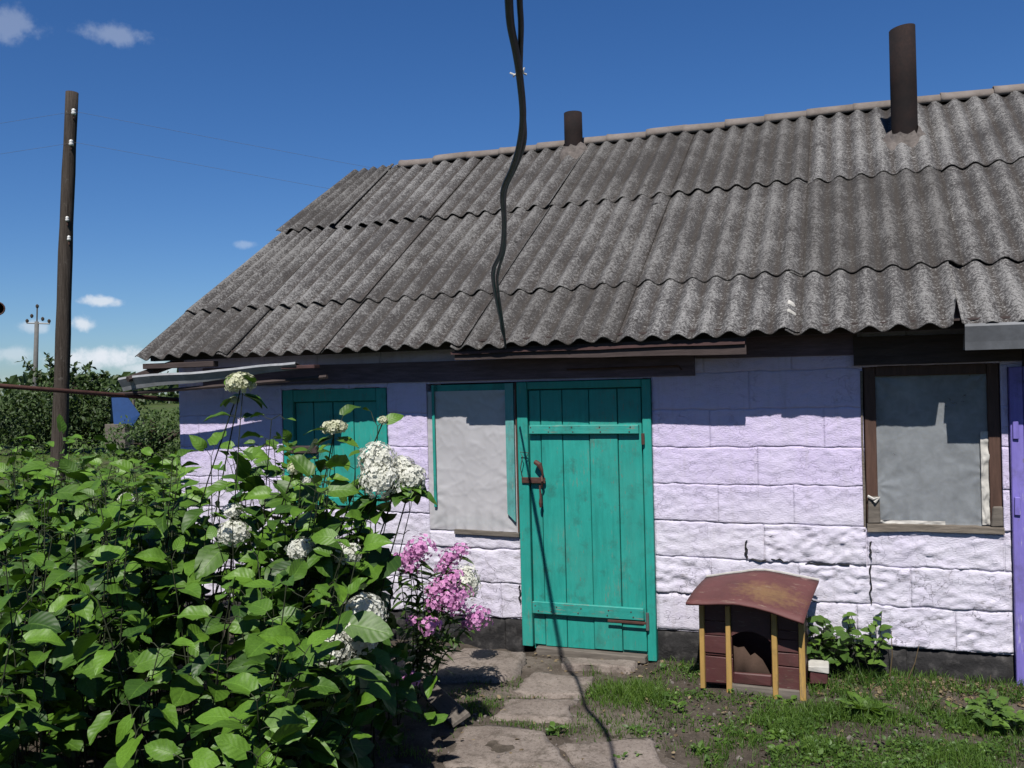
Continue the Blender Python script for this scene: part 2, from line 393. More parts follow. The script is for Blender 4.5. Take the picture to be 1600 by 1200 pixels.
m, T = new_mat('worn_concrete_slab')
o = coords(T)
n1 = T.noise(o, 4, 6, 0.65)
n2 = T.noise(o, 45, 5, 0.75)
n3 = T.noise(o, 130, 3, 0.7)
col = T.mix(T.n('ShaderNodeMapRange', {0: n1, 1: 0.35, 2: 0.65}).outputs[0], (0.19, 0.157, 0.137), (0.30, 0.255, 0.225))
col = T.mix(T.n('ShaderNodeMapRange', {0: n2, 1: 0.5, 2: 0.66, 4: 0.8}).outputs[0], col, (0.10, 0.08, 0.068))
col = T.mix(T.n('ShaderNodeMapRange', {0: T.noise(T.vmath('ADD', o, (4, 1, 0)).outputs[0], 7, 6, 0.7), 1: 0.52, 2: 0.66, 4: 0.85}).outputs[0], col, (0.095, 0.078, 0.062))
col = T.mix(T.n('ShaderNodeMapRange', {0: n3, 1: 0.58, 2: 0.68, 4: 0.7}).outputs[0], col, (0.38, 0.35, 0.32))
finish(T, col, 0.95, T.math('ADD', n2, T.math('MULTIPLY', n3, 0.5)), 0.7, 0.008, 0.1)
M['slab'] = m

m, T = new_mat('dusty_trodden_earth')
o = coords(T)
n1 = T.noise(o, 3.1, 6, 0.65)
n2 = T.noise(o, 22, 6, 0.72)
n3 = T.noise(o, 90, 4, 0.7)
col = T.mix(T.n('ShaderNodeMapRange', {0: n1, 1: 0.38, 2: 0.62}).outputs[0], (0.085, 0.068, 0.055), (0.175, 0.148, 0.125))
col = T.mix(T.n('ShaderNodeMapRange', {0: n2, 1: 0.50, 2: 0.68, 4: 0.8}).outputs[0], col, (0.062, 0.05, 0.04))
col = T.mix(T.n('ShaderNodeMapRange', {0: n3, 1: 0.58, 2: 0.70, 4: 0.7}).outputs[0], col, (0.27, 0.24, 0.21))
finish(T, col, 0.98, T.math('ADD', n2, T.math('MULTIPLY', n3, 0.6)), 0.8, 0.012, 0.1)
M['dust'] = m


# ------------------------------------------------------------------ object helpers
def worldloc(o):
    v = Vector((0, 0, 0))
    while o is not None:
        v += o.location
        o = o.parent
    return v


def mk(name, V, F, mat, parent=None, smooth=False, loc=None, attrs=None, uv=None, kind=None, label=None):
    """link one mesh object; V in world metres"""
    V = np.asarray(V, dtype=float).reshape(-1, 3)
    base = worldloc(parent) if parent else Vector((0, 0, 0))
    if loc is None:
        loc = Vector((0, 0, 0)) if parent else Vector(V.mean(0) * np.array([1, 1, 0]) + np.array([0, 0, V[:, 2].min()]))
        off = base + loc
    else:
        loc = Vector(loc)
        off = loc
        loc = loc - base
    me = bpy.data.meshes.new(name)
    if isinstance(F, np.ndarray):
        F = F.tolist()
    me.from_pydata((V - np.array(off)).tolist(), [], F)
    me.materials.append(mat)
    if smooth:
        me.polygons.foreach_set('use_smooth', np.ones(len(me.polygons), dtype=bool))
    for an, av in (attrs or {}).items():
        at = me.attributes.new(an, 'FLOAT', 'POINT')
        at.data.foreach_set('value', np.asarray(av, dtype=np.float32))
    if uv is not None:
        ul = me.uv_layers.new(name='UVMap')
        li = np.zeros(len(me.loops), dtype=np.int32)
        me.loops.foreach_get('vertex_index', li)
        ul.data.foreach_set('uv', np.asarray(uv, dtype=np.float32)[li].ravel())
    me.update()
    o = bpy.data.objects.new(name, me)
    COL.objects.link(o)
    o.location = loc
    if parent:
        o.parent = parent
    if kind:
        o['kind'] = kind
    if label:
        o['label'] = label
    return o


def tag(o, label, cat, group=None):
    o['label'] = label
    o['category'] = cat
    if group:
        o['group'] = group
    return o


def thing(name, loc, label, cat, group=None):
    o = bpy.data.objects.new(name, None)
    COL.objects.link(o)
    o.empty_display_size = 0.1
    o.location = loc
    return tag(o, label, cat, group)


class MB:
    def __init__(self):
        self.V = []
        self.F = []

    def add(self, V, F):
        b = len(self.V)
        self.V += [tuple(v) for v in V]
        self.F += [tuple(i + b for i in f) for f in F]
        return self

    def box(self, a, b, bev=0.004, rot=None, jit=0.0):
        """box from corner a to corner b with small chamfers"""
        bm = bmesh.new()
        bmesh.ops.create_cube(bm, size=1)
        c = [(a[i] + b[i]) / 2 for i in range(3)]
        d = [abs(b[i] - a[i]) for i in range(3)]
        for v in bm.verts:
            v.co = Vector((v.co.x * d[0], v.co.y * d[1], v.co.z * d[2]))
            if jit:
                v.co += Vector((random.uniform(-jit, jit), random.uniform(-jit, jit), random.uniform(-jit, jit)))
        if bev:
            bmesh.ops.bevel(bm, geom=bm.edges[:], offset=min(bev, min(d) * 0.3), segments=1, affect='EDGES')
        R = rot or Matrix.Identity(3)
        bm.verts.index_update()
        self.add([tuple(R @ v.co + Vector(c)) for v in bm.verts], [[v.index for v in f.verts] for f in bm.faces])
        bm.free()
        return self

    def tube(self, pts, rad, seg=8, cap=True):
        pts = [Vector(p) for p in pts]
        n = len(pts)
        rad = [rad] * n if not hasattr(rad, '__len__') else rad
        V, F = [], []
        ref = None
        for i, p in enumerate(pts):
            t = (pts[min(i + 1, n - 1)] - pts[max(i - 1, 0)]).normalized()
            if ref is None:
                ref = Vector((1, 0, 0)) if abs(t.x) < 0.9 else Vector((0, 1, 0))
            s = (ref - t * ref.dot(t)).normalized()
            ref = s
            q = t.cross(s)
            for k in range(seg):
                a = 2 * PI * k / seg
                V.append(p + rad[i] * (math.cos(a) * s + math.sin(a) * q))
        for i in range(n - 1):
            for k in range(seg):
                F.append((i * seg + k, i * seg + (k + 1) % seg, (i + 1) * seg + (k + 1) % seg, (i + 1) * seg + k))
        if cap:
            F.append(tuple(range(seg))[::-1])
            F.append(tuple((n - 1) * seg + k for k in range(seg)))
        return self.add(V, F)

    def make(self, name, mat, parent=None, smooth=False, **k):
        return mk(name, self.V, self.F, mat, parent, smooth, **k)


def fb(x, y, z=0.0, oct=3):
    return mn.fractal(Vector((x, y, z)), 1.0, 2.0, oct)


def vnoise(x, y, seed=0):
    """vectorised value noise in 0..1"""
    x = np.asarray(x, float); y = np.asarray(y, float)
    xi = np.floor(x).astype(int); yi = np.floor(y).astype(int)
    fx = x - xi; fy = y - yi
    fx = fx * fx * (3 - 2 * fx); fy = fy * fy * (3 - 2 * fy)

    def h(a, b):
        n = (a * 374761393 + b * 668265263 + seed * 1442695041) & 0x7fffffff
        n = ((n ^ (n >> 13)) * 1274126177) & 0x7fffffff
        return (n & 0xffff) / 65535.0
    return (h(xi, yi) * (1 - fx) + h(xi + 1, yi) * fx) * (1 - fy) + (h(xi, yi + 1) * (1 - fx) + h(xi + 1, yi + 1) * fx) * fy


def vfbm(x, y, seed=0, oct=4):
    s = 0; a = 0.5; t = 0
    for i in range(oct):
        s = s + a * vnoise(np.asarray(x) * 2 ** i, np.asarray(y) * 2 ** i, seed + i); t += a; a *= 0.5
    return s / t


# ------------------------------------------------------------------ ground
def ground_z(x, y):
    near = np.clip(1 - (np.hypot(x, y + 1) - 8) / 6, 0, 1)
    z = (vfbm(np.asarray(x) * 1.1, np.asarray(y) * 1.1, 3) - 0.5) * 0.07 + (vfbm(np.asarray(x) * 7, np.asarray(y) * 7, 9) - 0.5) * 0.035
    # slight bank against the plinth right of the door
    z = z + 0.05 * np.clip((np.asarray(x) + 1.0) / 1.0, 0, 1) * np.clip((np.asarray(y) + 0.45) / 0.4, 0, 1)
    return z * near - 0.012


gx = np.unique(np.concatenate([-np.geomspace(8, 1500, 22), np.arange(-8, -3, 0.12), np.arange(-3, 1.4, 0.035), np.arange(1.4, 4, 0.15), np.geomspace(4, 1500, 22)]))
gy = np.unique(np.concatenate([-np.geomspace(7, 1500, 20), np.arange(-7, -2.2, 0.12), np.arange(-2.2, 0.25, 0.03), np.arange(0.25, 8, 0.5), np.geomspace(8, 1500, 26)]))
X, Y = np.meshgrid(gx, gy)
Z = ground_z(X, Y)
nx, ny = len(gx), len(gy)
idx = np.arange(nx * ny).reshape(ny, nx)
F = np.stack([idx[:-1, :-1], idx[:-1, 1:], idx[1:, 1:], idx[1:, :-1]], -1).reshape(-1, 4)
mk('ground', np.stack([X, Y, Z], -1).reshape(-1, 3), F, M['soil'], smooth=True, loc=(0, 0, 0), kind='structure')

# ------------------------------------------------------------------ shed
TH = math.radians(33.59)
YE, ZE = -0.36, 2.020
CT, ST = math.cos(TH), math.sin(TH)
RIDGE_S = 3.76
YR = YE + RIDGE_S * CT
ZR = ZE + RIDGE_S * ST
XL, XR = -4.95, 2.75
YB = 2 * YR - 0.02


def roofp(x, s, n=0.0):
    return (x, YE + s * CT - n * ST, ZE + s * ST + n * CT)


shed = thing('shed', (-1.2, 0, 0), 'lavender whitewashed block shed under a grey corrugated roof with two iron chimney pipes', 'shed')

# openings: x0, x1, z0, z1
OPEN = [(-4.00, -3.11, 0.90, 1.775), (-2.80, -2.125, 0.765, 1.79), (-2.125, -1.21, -0.1, 1.79), (0.045, 0.765, 0.865, 1.825), (0.80, 1.72, -0.1, 1.80)]
PL = 0.19
COURSES = [PL, 0.425, 0.655, 0.885, 1.118, 1.35, 1.585, 1.815, 2.05, 2.235]


def free_intervals(z0, z1):
    iv = [(XL, XR)]
    for a, b, c, d in OPEN:
        if c < z1 - 1e-4 and d > z0 + 1e-4:
            nw = []
            for p, q in iv:
                if b <= p or a >= q:
                    nw.append((p, q))
                else:
                    if a > p + 1e-3: nw.append((p, a))
                    if b < q - 1e-3: nw.append((b, q))
            iv = nw
    return iv


def bands(levels):
    zs = set(levels)
    for a, b, c, d in OPEN:
        for e in (c, d):
            if levels[0] < e < levels[-1] and min(abs(e - l) for l in levels) > 0.025:
                zs.add(e)
    return sorted(zs)


# core of the wall, a sliver behind the block faces (seen in the joints and as window reveals)
core, pcore = MB(), MB()
zs = sorted({-0.1, PL, 2.235} | {e for o_ in OPEN for e in o_[2:] if -0.1 < e < 2.235})
for z0, z1 in zip(zs[:-1], zs[1:]):
    for p, q in free_intervals(z0, z1):
        (pcore if z1 <= PL + 1e-4 else core).box((p, 0.003 if z0 >= PL - 1e-4 else 0.02, z0), (q, 0.24, z1), 0)
wall = core.make('wall', M['wall'], shed)
pcore.make('plinth', M['tar'], wall)



def block(x0, x1, z0, z1, rough, smooth_joint):
    nx_ = max(6, int((x1 - x0) / 0.0125)) if rough > 0.004 else max(6, int((x1 - x0) / 0.028))
    nz_ = max(4, int((z1 - z0) / 0.0125)) if rough > 0.004 else max(5, int((z1 - z0) / 0.024))
    nx_, nz_ = min(nx_, 46), min(nz_, 19)
    g = 0.0 if smooth_joint else 0.0022
    seed = random.uniform(0, 50)
    off = random.uniform(-0.0025, 0.001) * (0.0 if smooth_joint else 3.0) - (0.001 if smooth_joint else 0)
    k_ = 0.0 if smooth_joint else 1.0
    tiltx, tiltz = random.uniform(-0.003, 0.003) * k_, random.uniform(-0.002, 0.003) * k_
    V, F = [], []
    ew = 0.016 if not smooth_joint else 0.007
    for j in range(nz_ + 1):
        for i in range(nx_ + 1):
            u, v = i / nx_, j / nz_
            x = x0 + g + (x1 - x0 - 2 * g) * u
            z = z0 + g + (z1 - z0 - 2 * g) * v
            e = min(x - x0, x1 - x, z - z0, z1 - z)
            ragged = 0.55 + 0.9 * fb(x * 11, z * 15, seed, 2)
            f = max(0.0, min(1.0, (e - g) / (ew * max(0.25, ragged))))
            y = -0.0022 + off + tiltx * (u - 0.5) + tiltz * (v - 0.5)
            sk = 1.7 if smooth_joint else seed * 0.1
            y -= rough * (0.62 * fb(x * 6 + 3, z * 15 + x * 2.5, 2.2 + sk, 3) + 0.75 * fb(x * 19, z * 38 - x * 6, sk * 2, 3) + 0.35 * fb(x * 46, z * 70, 3, 2))
            rd = 1 - abs(fb(x * 5 + 1, z * 12 + x * 3, seed, 2)) * 4
            if rd > 0 and rough > 0.004:
                y += rough * 0.35 * rd
            y -= 0.0020 * fb(x * 4, z * 7, 1, 3)
            # joints open and close along their length
            jd = (0.0012 + 0.0075 * fb(x * 3.2, z * 3.2, 8, 3)) if not smooth_joint else (-0.0006 + 0.0058 * fb(x * 3.2, z * 3.2, 8, 3))
            if not smooth_joint: jd += 0.0012
            y += max(0.0, jd) * (1 - f)
            y = min(y, 0.0022)
            wv = 0.010 * fb(x * 7, z * 7, 5, 3)
            V.append((x, y, z + wv))
    w = nx_ + 1
    for j in range(nz_):
        for i in range(nx_):
            a = j * w + i
            F.append((a, a + 1, a + w + 1, a + w))
    rim = [i for i in range(nx_ + 1)] + [j * w + nx_ for j in range(1, nz_ + 1)] + [nz_ * w + i for i in range(nx_ - 1, -1, -1)] + [j * w for j in range(nz_ - 1, 0, -1)]
    b = len(V)
    for r in rim:
        V.append((V[r][0], 0.012, V[r][2]))
    k = len(rim)
    for i in range(k):
        F.append((rim[(i + 1) % k], rim[i], b + i, b + (i + 1) % k))
    mk('block', V, F, M['wall'], wall, True)


def lay(p, q, z0, z1, course):
    L = 0.56
    ph = (course % 2) * 0.28 + random.uniform(-0.05, 0.05)
    cuts = [p]
    c = math.floor((p - ph) / L) * L + ph + L
    while c < q:
        cc = c + random.uniform(-0.07, 0.07)
        if cc - cuts[-1] > 0.14 and q - cc > 0.14:
            cuts.append(cc)
        c += L
    cuts.append(q)
    for a, b in zip(cuts[:-1], cuts[1:]):
        if course <= 2:
            rgh = random.choice([0.006, 0.009, 0.012, 0.016]) if a > -1.3 else random.choice([0.006, 0.009])
            if course == 0 and -1.3 < a < -0.8: rgh = 0.004
        elif course == 3:
            rgh = 0.0055
        else:
            rgh = 0.0042
        block(a, b, z0, z1, rgh, course >= 3)


for ci in range(len(COURSES) - 2):
    z0, z1 = COURSES[ci], COURSES[ci + 1]
    for p, q in free_intervals(z0, z1):
        lay(p, q, z0, z1, ci)
    for a, b, c, d in OPEN:
        if z0 + 0.03 < c < z1: lay(a, b, z0, c, ci)
        if z0 < d < z1 - 0.03: lay(a, b, d, z1, ci)

for (x0, x1, z0, z1) in ((-0.655, -0.632, 0.665, 0.78), (0.055, 0.072, 0.43, 0.66), (-0.63, -0.40, 0.655, 0.668), (-0.30, -0.05, 0.648, 0.660), (0.06, 0.076, 0.69, 0.80), (-2.145, -2.127, 0.30, 0.42)):  # black strips on the face paint the shade inside open joints
    V, F = [], []
    n = 10
    vert = (z1 - z0) > (x1 - x0)
    for i in range(n + 1):
        t = i / n
        wd = (0.35 + 0.65 * math.sin(PI * min(max(t, 0.03), 0.97)) ** 0.6) * (1 + 0.9 * fb(t * 6, x0 * 9))
        for sgn in (-0.5, 0.5):
            if vert:
                V.append(((x0 + x1) / 2 + sgn * (x1 - x0) * wd * 0.55 + 0.012 * fb(t * 5, z0), -0.0125 - 0.004 * fb(t * 9, x0), z0 + (z1 - z0) * t))
            else:
                V.append((x0 + (x1 - x0) * t, -0.0125 - 0.004 * fb(t * 9, x0), (z0 + z1) / 2 + sgn * (z1 - z0) * wd * 0.5 + 0.016 * fb(t * 5, x0)))
    V += [(a, 0.01, c) for a, b, c in V]
    m_ = 2 * (n + 1)
    for i in range(n):
        a = 2 * i
        F += [(a, a + 1, a + 3, a + 2), (m_ + a + 2, m_ + a + 3, m_ + a + 1, m_ + a), (a, a + 2, m_ + a + 2, m_ + a), (a + 1, m_ + a + 1, m_ + a + 3, a + 3)]
    mk('dark_joint_strip', V, F, M['tar'], wall, False)

# plinth, tarred rough stones
for p, q in free_intervals(0.05, PL):
    x = p
    while x < q - 0.02:
        e = min(q, x + random.uniform(0.30, 0.7))
        if q - e < 0.12: e = q
        nx_, nz_ = 14, 8
        sd = random.uniform(0, 30)
        V, F = [], []
        top = PL - 0.004 - (0.012 if x > 0 else 0)
        for j in range(nz_ + 1):
            for i in range(nx_ + 1):
                xx = x + 0.001 + (e - x - 0.002) * i / nx_
                zz = -0.10 + (top + 0.10) * j / nz_
                f = min(1, min(i, nx_ - i, nz_ - j) / 1.5)
                y = 0.010 - 0.012 * f - 0.022 * (fb(xx * 8, zz * 14, sd, 3)) * (0.3 + f)
                V.append((xx, y, zz + 0.01 * fb(xx * 7, zz * 5, sd)))
        w = nx_ + 1
        for j in range(nz_):
            for i in range(nx_):
                a = j * w + i
                F.append((a, a + 1, a + w + 1, a + w))
        b = len(V)
        for i in range(nx_ + 1):
            V.append((V[nz_ * w + i][0], 0.05, V[nz_ * w + i][2]))
        for i in range(nx_):
            F.append((nz_ * w + i, nz_ * w + i + 1, b + i + 1, b + i))
        mk('plinth_stone', V, F, M['tar'], wall, True)
        x = e

# other walls, gables, ceiling, floor
o_ = MB()
o_.box((XL + 0.01, YB - 0.24, -0.1), (XR - 0.01, YB, 2.2), 0)
o_.make('back_wall', M['wall'], shed)
for x0, x1 in ((XL, XL + 0.24), (XR - 0.24, XR)):
    z_e = ZE + 0.36 * math.tan(TH) - 0.05
    prof = [(0.241, -0.1), (YB - 0.241, -0.1), (YB - 0.241, z_e - 0.02), (YR, ZR - 0.1), (0.241, z_e + 0.1)]
    V = [(x0, y, z) for y, z in prof] + [(x1, y, z) for y, z in prof]
    n = len(prof)
    F = [tuple(range(n))[::-1], tuple(range(n, 2 * n))] + [(i, (i + 1) % n, n + (i + 1) % n, n + i) for i in range(n)]
    mk('gable_wall', V, F, M['wall'], shed)
MB().box((XL + 0.25, 0.245, 1.93), (XR - 0.25, YB - 0.25, 1.99), 0).make('ceiling', M['interior'], shed)
MB().box((-0.7, 0.25, -0.05), (-0.62, YB - 0.25, 1.925), 0).make('partition', M['interior'], shed)
MB().box((XL + 0.25, 2.2, -0.05), (XR - 0.25, 2.28, 1.925), 0).make('inner_wall', M['interior'], shed)

# roof structure
roof = MB()
for s in (0.12, 0.55, 1.2, 1.9, 2.6, 3.2, 3.66):
    a = roofp(0, s, -0.062)
    roof.box((-5.0, a[1] - 0.02, a[2] - 0.02), (2.72, a[1] + 0.02, a[2] + 0.02), 0)
roof = roof.make('roof', M['dark_wood'], shed)
for x in np.arange(-4.8, 2.8, 0.93):
    V = []
    for s, n in ((0.34, -0.09), (RIDGE_S - 0.05, -0.09), (RIDGE_S - 0.05, -0.19), (0.34, -0.15)):
        for dx in (-0.03, 0.03):
            V.append(roofp(x + dx, s, n))
    mk('rafter', V, [(0, 1, 3, 2), (2, 3, 5, 4), (4, 5, 7, 6), (6, 7, 1, 0), (0, 2, 4, 6), (1, 7, 5, 3)], M['dark_wood'], roof)

# corrugated sheets
PITCH = 0.15
def sheet(xa0, xa1, xb0, xb1, s0, s1, lift0, lift1, side, left_cut=None, notch=None, chips=True, tint=0.0, front=True):
    """xa: edges at the lower end, xb: at the upper end"""
    per = 9
    n = max(8, int(round((xa1 - xa0) / PITCH * per)))
    L = 7
    sd = random.uniform(0, 90)
    top, crest = [], []
    ss = [0, 0.012, 0.05, 0.25, 0.5, 0.75, 1.0]
    for j in range(L):
        f = ss[j]
        for i in range(n + 1):
            u = i / n
            x = (xa0 + (xa1 - xa0) * u) * (1 - f) + (xb0 + (xb1 - xb0) * u) * f
            xw = xa0 + (xa1 - xa0) * u
            ph = 2 * PI * (xw - 0.533) / PITCH
            c = math.cos(ph)
            s = s0 + (s1 - s0) * f
            if chips and j == 0:
                s += 0.010 * fb(xw * 3, sd) + 0.006 * fb(xw * 23, sd)
                q = fb(xw * 2.1, sd + 7)
                if q > 0.55: s += 0.035 * (q - 0.55) * 3
            if j == 1: s = max(s, s0 + 0.02)
            if notch is not None:
                xn, wn, hn = notch
                dd = xn - xw
                if dd < wn and j <= 3:
                    s = max(s, s0 + hn * (1 - dd / wn) * (1 - f * 0.9))
            nn = 0.021 * c + lift0 + (lift1 - lift0) * f + side * u + 0.006 * fb(xw * 1.2, f * 2 + sd, 1, 2)
            top.append((x, s, nn))
            crest.append(0.5 + 0.5 * c)
    th = 0.0065
    V = [roofp(*p) for p in top] + [roofp(p[0], p[1], p[2] - th) for p in top]
    if not front:
        V = [(v[0], 2 * YR - v[1], v[2]) for v in V]
    w = n + 1
    o = w * L
    F = []
    for j in range(L - 1):
        for i in range(n):
            a = j * w + i
            F.append((a, a + 1, a + w + 1, a + w))
            F.append((o + a, o + a + w, o + a + w + 1, o + a + 1))
    for i in range(n):
        F.append((i + 1, i, o + i, o + i + 1))
        a = (L - 1) * w + i
        F.append((a, a + 1, o + a + 1, o + a))
    for j in range(L - 1):
        a = j * w
        F.append((a, a + w, o + a + w, o + a))
        a = j * w + n
        F.append((a + w, a, o + a, o + a + w))
    if not front:
        F = [f[::-1] for f in F]
    mk('roof_sheet', V, F, M['sheet'], roof, True, attrs={'crest': crest + crest, 'tint': [tint] * len(V)})


SEAM0 = [-5.035, -4.285, -3.50, -2.442, -1.42, -0.354, 0.533, 1.58, 2.80]
SEAM1 = [-4.955, -4.47, -3.53, -2.385, -1.395, -0.375, 0.545, 1.58, 2.80]   # at the ridge
ROWS = [(0.0, 0.86), (0.70, 2.36), (2.19, RIDGE_S)]
for ri, (s0, s1) in enumerate(ROWS):
    for k in range(len(SEAM0) - 1):
        f0, f1 = s0 / RIDGE_S, s1 / RIDGE_S
        jl, jr = random.uniform(-0.012, 0.012), random.uniform(-0.012, 0.012)
        a0 = SEAM0[k] * (1 - f0) + SEAM1[k] * f0
        a1 = SEAM0[k + 1] * (1 - f0) + SEAM1[k + 1] * f0
        b0 = SEAM0[k] * (1 - f1) + SEAM1[k] * f1
        b1 = SEAM0[k + 1] * (1 - f1) + SEAM1[k + 1] * f1
        if k == 0:
            if ri == 0: a0, b0 = -5.035, -5.06
            if ri == 1: a0, b0 = -5.085, -5.03
            if ri == 2: a0, b0 = -5.03, -4.95
        ov = 0.075
        if k == 0 and ri >= 1: ov = 0.001            # the open seam of the last column
        if k == len(SEAM0) - 2: ov = 0
        lift = 0.014 if ri else 0.006
        dz = random.uniform(0, 0.006)
        nt = None
        if ri == 0 and k == 5:
            nt = (a1 + 0.0, 0.030, 0.26)
            ov = 0.0
        s0j = s0 + random.uniform(-0.012, 0.012)
        if ri == 0 and k == 6: a0 += 0.006
        if ri == 0 and k >= 6: s0j -= 0.0
        sheet(a0 + jl * 0.3, a1 + ov, b0 + jr * 0.3, b1 + ov, s0j, s1, lift + dz * 1.4 + (0.012 if (k == 0 and ri == 2) else 0), 0.0, 0.014, notch=nt, tint=random.choice([0, 0.2, 0.5, 0.8]))
for k in range(len(SEAM0) - 1):
    sheet(SEAM0[k], SEAM0[k + 1] + 0.05, SEAM1[k], SEAM1[k + 1] + 0.05, 0.0, RIDGE_S, 0.01, 0.0, 0.01, chips=False, front=False)

# ridge caps
x = -4.375
while x < 2.7:
    Lc = random.uniform(0.36, 0.44)
    V, F = [], []
    sg = 8
    r = 0.075
    tl = random.uniform(-0.006, 0.006)
    for i, (xx, rr) in enumerate(((x, r + 0.008), (x + 0.05, r + 0.006), (x + Lc, r - 0.004))):
        for k in range(sg + 1):
            a = PI * (-0.10 + 1.20 * k / sg)
            V.append((xx, YR - math.cos(a) * rr * 1.25, ZR - 0.022 + math.sin(a) * rr * 0.92 + tl * i))
        for k in range(sg + 1):
            a = PI * (-0.10 + 1.20 * k / sg)
            V.append((xx, YR - math.cos(a) * (rr - 0.012) * 1.25, ZR - 0.022 + math.sin(a) * (rr - 0.012) * 0.92 + tl * i))
    w = sg + 1
    for i in range(2):
        for k in range(sg):
            a = i * 2 * w + k
            F.append((a, a + 2 * w, a + 2 * w + 1, a + 1))
            a += w
            F.append((a, a + 1, a + 2 * w + 1, a + 2 * w))
        for k in (0, sg):
            a = i * 2 * w + k
            F.append((a, a + w, a + 3 * w, a + 2 * w) if k == 0 else (a, a + 2 * w, a + 3 * w, a + w))
    for i in (0, 2):
        for k in range(sg):
            a = i * 2 * w + k
            F.append((a, a + 1, a + w + 1, a + w) if i == 0 else (a, a + w, a + w + 1, a + 1))
    mk('ridge_cap', V, F, M['ridge'], roof, True)
    x += Lc - 0.03

# dark lumps in place of holes and chips, their shade put into colour
for (mx, ms, mr) in ((-1.41, 1.98, 0.028), (-1.42, 1.88, 0.018), (-2.44, 1.50, 0.022), (-2.45, 1.38, 0.02), (-2.43, 1.62, 0.016), (-1.415, 0.42, 0.016), (-1.42, 0.10, 0.02), (-0.36, 0.46, 0.016), (-0.35, 0.36, 0.014)):
    bm = bmesh.new()
    bmesh.ops.create_icosphere(bm, subdivisions=2, radius=mr)
    c = Vector(roofp(mx, ms, 0.02))
    V = [tuple(c + v.co * (1 + 0.5 * fb(v.co.x * 60, v.co.y * 60, v.co.z * 60 + mx))) for v in bm.verts]
    mk('dark_hole_lump', V, [[v.index for v in f.verts] for f in bm.faces], M['tar'], roof, True)
    bm.free()

for (mx, ms, lx, ls) in ((-0.335, 0.30, 0.05, 0.035), (-0.33, 0.20, 0.06, 0.022), (-2.47, 1.30, 0.035, 0.05)):
    V, F = [], []
    for j in range(5):
        for i in range(7):
            u, v = i / 6 - 0.5, j / 4 - 0.5
            xx, s_ = mx + lx * u * (1 + 0.4 * fb(v * 4, mx)), ms + ls * v * (1 + 0.4 * fb(u * 4, ms))
            V.append(roofp(xx, s_, 0.021 * math.cos(2 * PI * (xx - 0.533) / PITCH) + 0.034 - 0.02 * (2 * max(abs(u), abs(v))) ** 4))
    for j in range(4):
        for i in range(6):
            F.append((j * 7 + i, j * 7 + i + 1, j * 7 + i + 8, j * 7 + i + 7))
    mk('cement_patch', V, F, M['pale_card'], roof, True)

# chimneys
def chimney(x, s, h, r, slant, label):
    bx, by, bz_ = roofp(x, s, 0)
    V, F = [], []
    sg = 24
    for ring, (zz, rr) in enumerate(((-0.35, r), (h * 0.5, r * 1.01), (h, r), (h, r - 0.008), (h - 0.5, r - 0.008))):
        for k in range(sg):
            a = 2 * PI * k / sg
            dz = slant * math.cos(a) if ring in (2, 3) else 0
            V.append((bx + rr * math.cos(a), by + rr * math.sin(a), bz_ + zz + dz))
    for i in range(4):
        for k in range(sg):
            F.append((i * sg + k, i * sg + (k + 1) % sg, (i + 1) * sg + (k + 1) % sg, (i + 1) * sg + k))
    p = mk('chimney_pipe', V, F, M['chimney'], shed, True, label=label)
    for e in p.data.edges: pass
    V, F = [], []
    sg, rn = 22, 6
    for j in range(rn):
        f = j / (rn - 1)
        for k in range(sg):
            a = 2 * PI * k / sg
            rr = r * (1.0 + 0.85 * f * (1 + 0.5 * fb(math.cos(a) * 2, math.sin(a) * 2, x)))
            px, py = rr * math.cos(a), rr * math.sin(a) * 1.05
            q = roofp(bx + px, s + py, 0.085 * (1 - f) ** 1.1 + 0.010 - 0.02 * f + 0.03 * fb(px * 22, py * 22, x, 4))
            V.append(q)
    for j in range(rn - 1):
        for k in range(sg):
            F.append((j * sg + k, (j + 1) * sg + k, (j + 1) * sg + (k + 1) % sg, j * sg + (k + 1) % sg))
    mk('mortar_collar', V, F, M['mortar'], p, True)


chimney(-2.44, 3.50, 0.38, 0.086, 0.0, 'short black iron chimney pipe by the ridge')
chimney(0.415, 2.86, 0.88, 0.096, 0.012, 'tall black iron chimney pipe standing halfway down the slope')

# eaves boards and tin
def plank(name, x0, x1, y0, y1, z0a, z1a, z0b, z1b, mat, parent, label=None, wav=0.004):
    """long board along X whose height may slope; slightly warped"""
    n = max(2, int((x1 - x0) / 0.12))
    V, F = [], []
    for i in range(n + 1):
        f = i / n
        x = x0 + (x1 - x0) * f
        a, b = z0a + (z0b - z0a) * f, z1a + (z1b - z1a) * f
        wv = wav * fb(x * 2.3, a * 3, 4)
        V += [(x, y0 + wv, a + wv), (x, y1 + wv, a + wv), (x, y1 + wv, b + wv * 0.5), (x, y0 + wv, b + wv * 0.5)]
    for i in range(n):
        for k in range(4):
            a = i * 4
            F.append((a + k, a + 4 + k, a + 4 + (k + 1) % 4, a + (k + 1) % 4))
    F += [(0, 1, 2, 3), (n * 4 + 3, n * 4 + 2, n * 4 + 1, n * 4)]
    return mk(name, V, F, mat, parent, label=label)


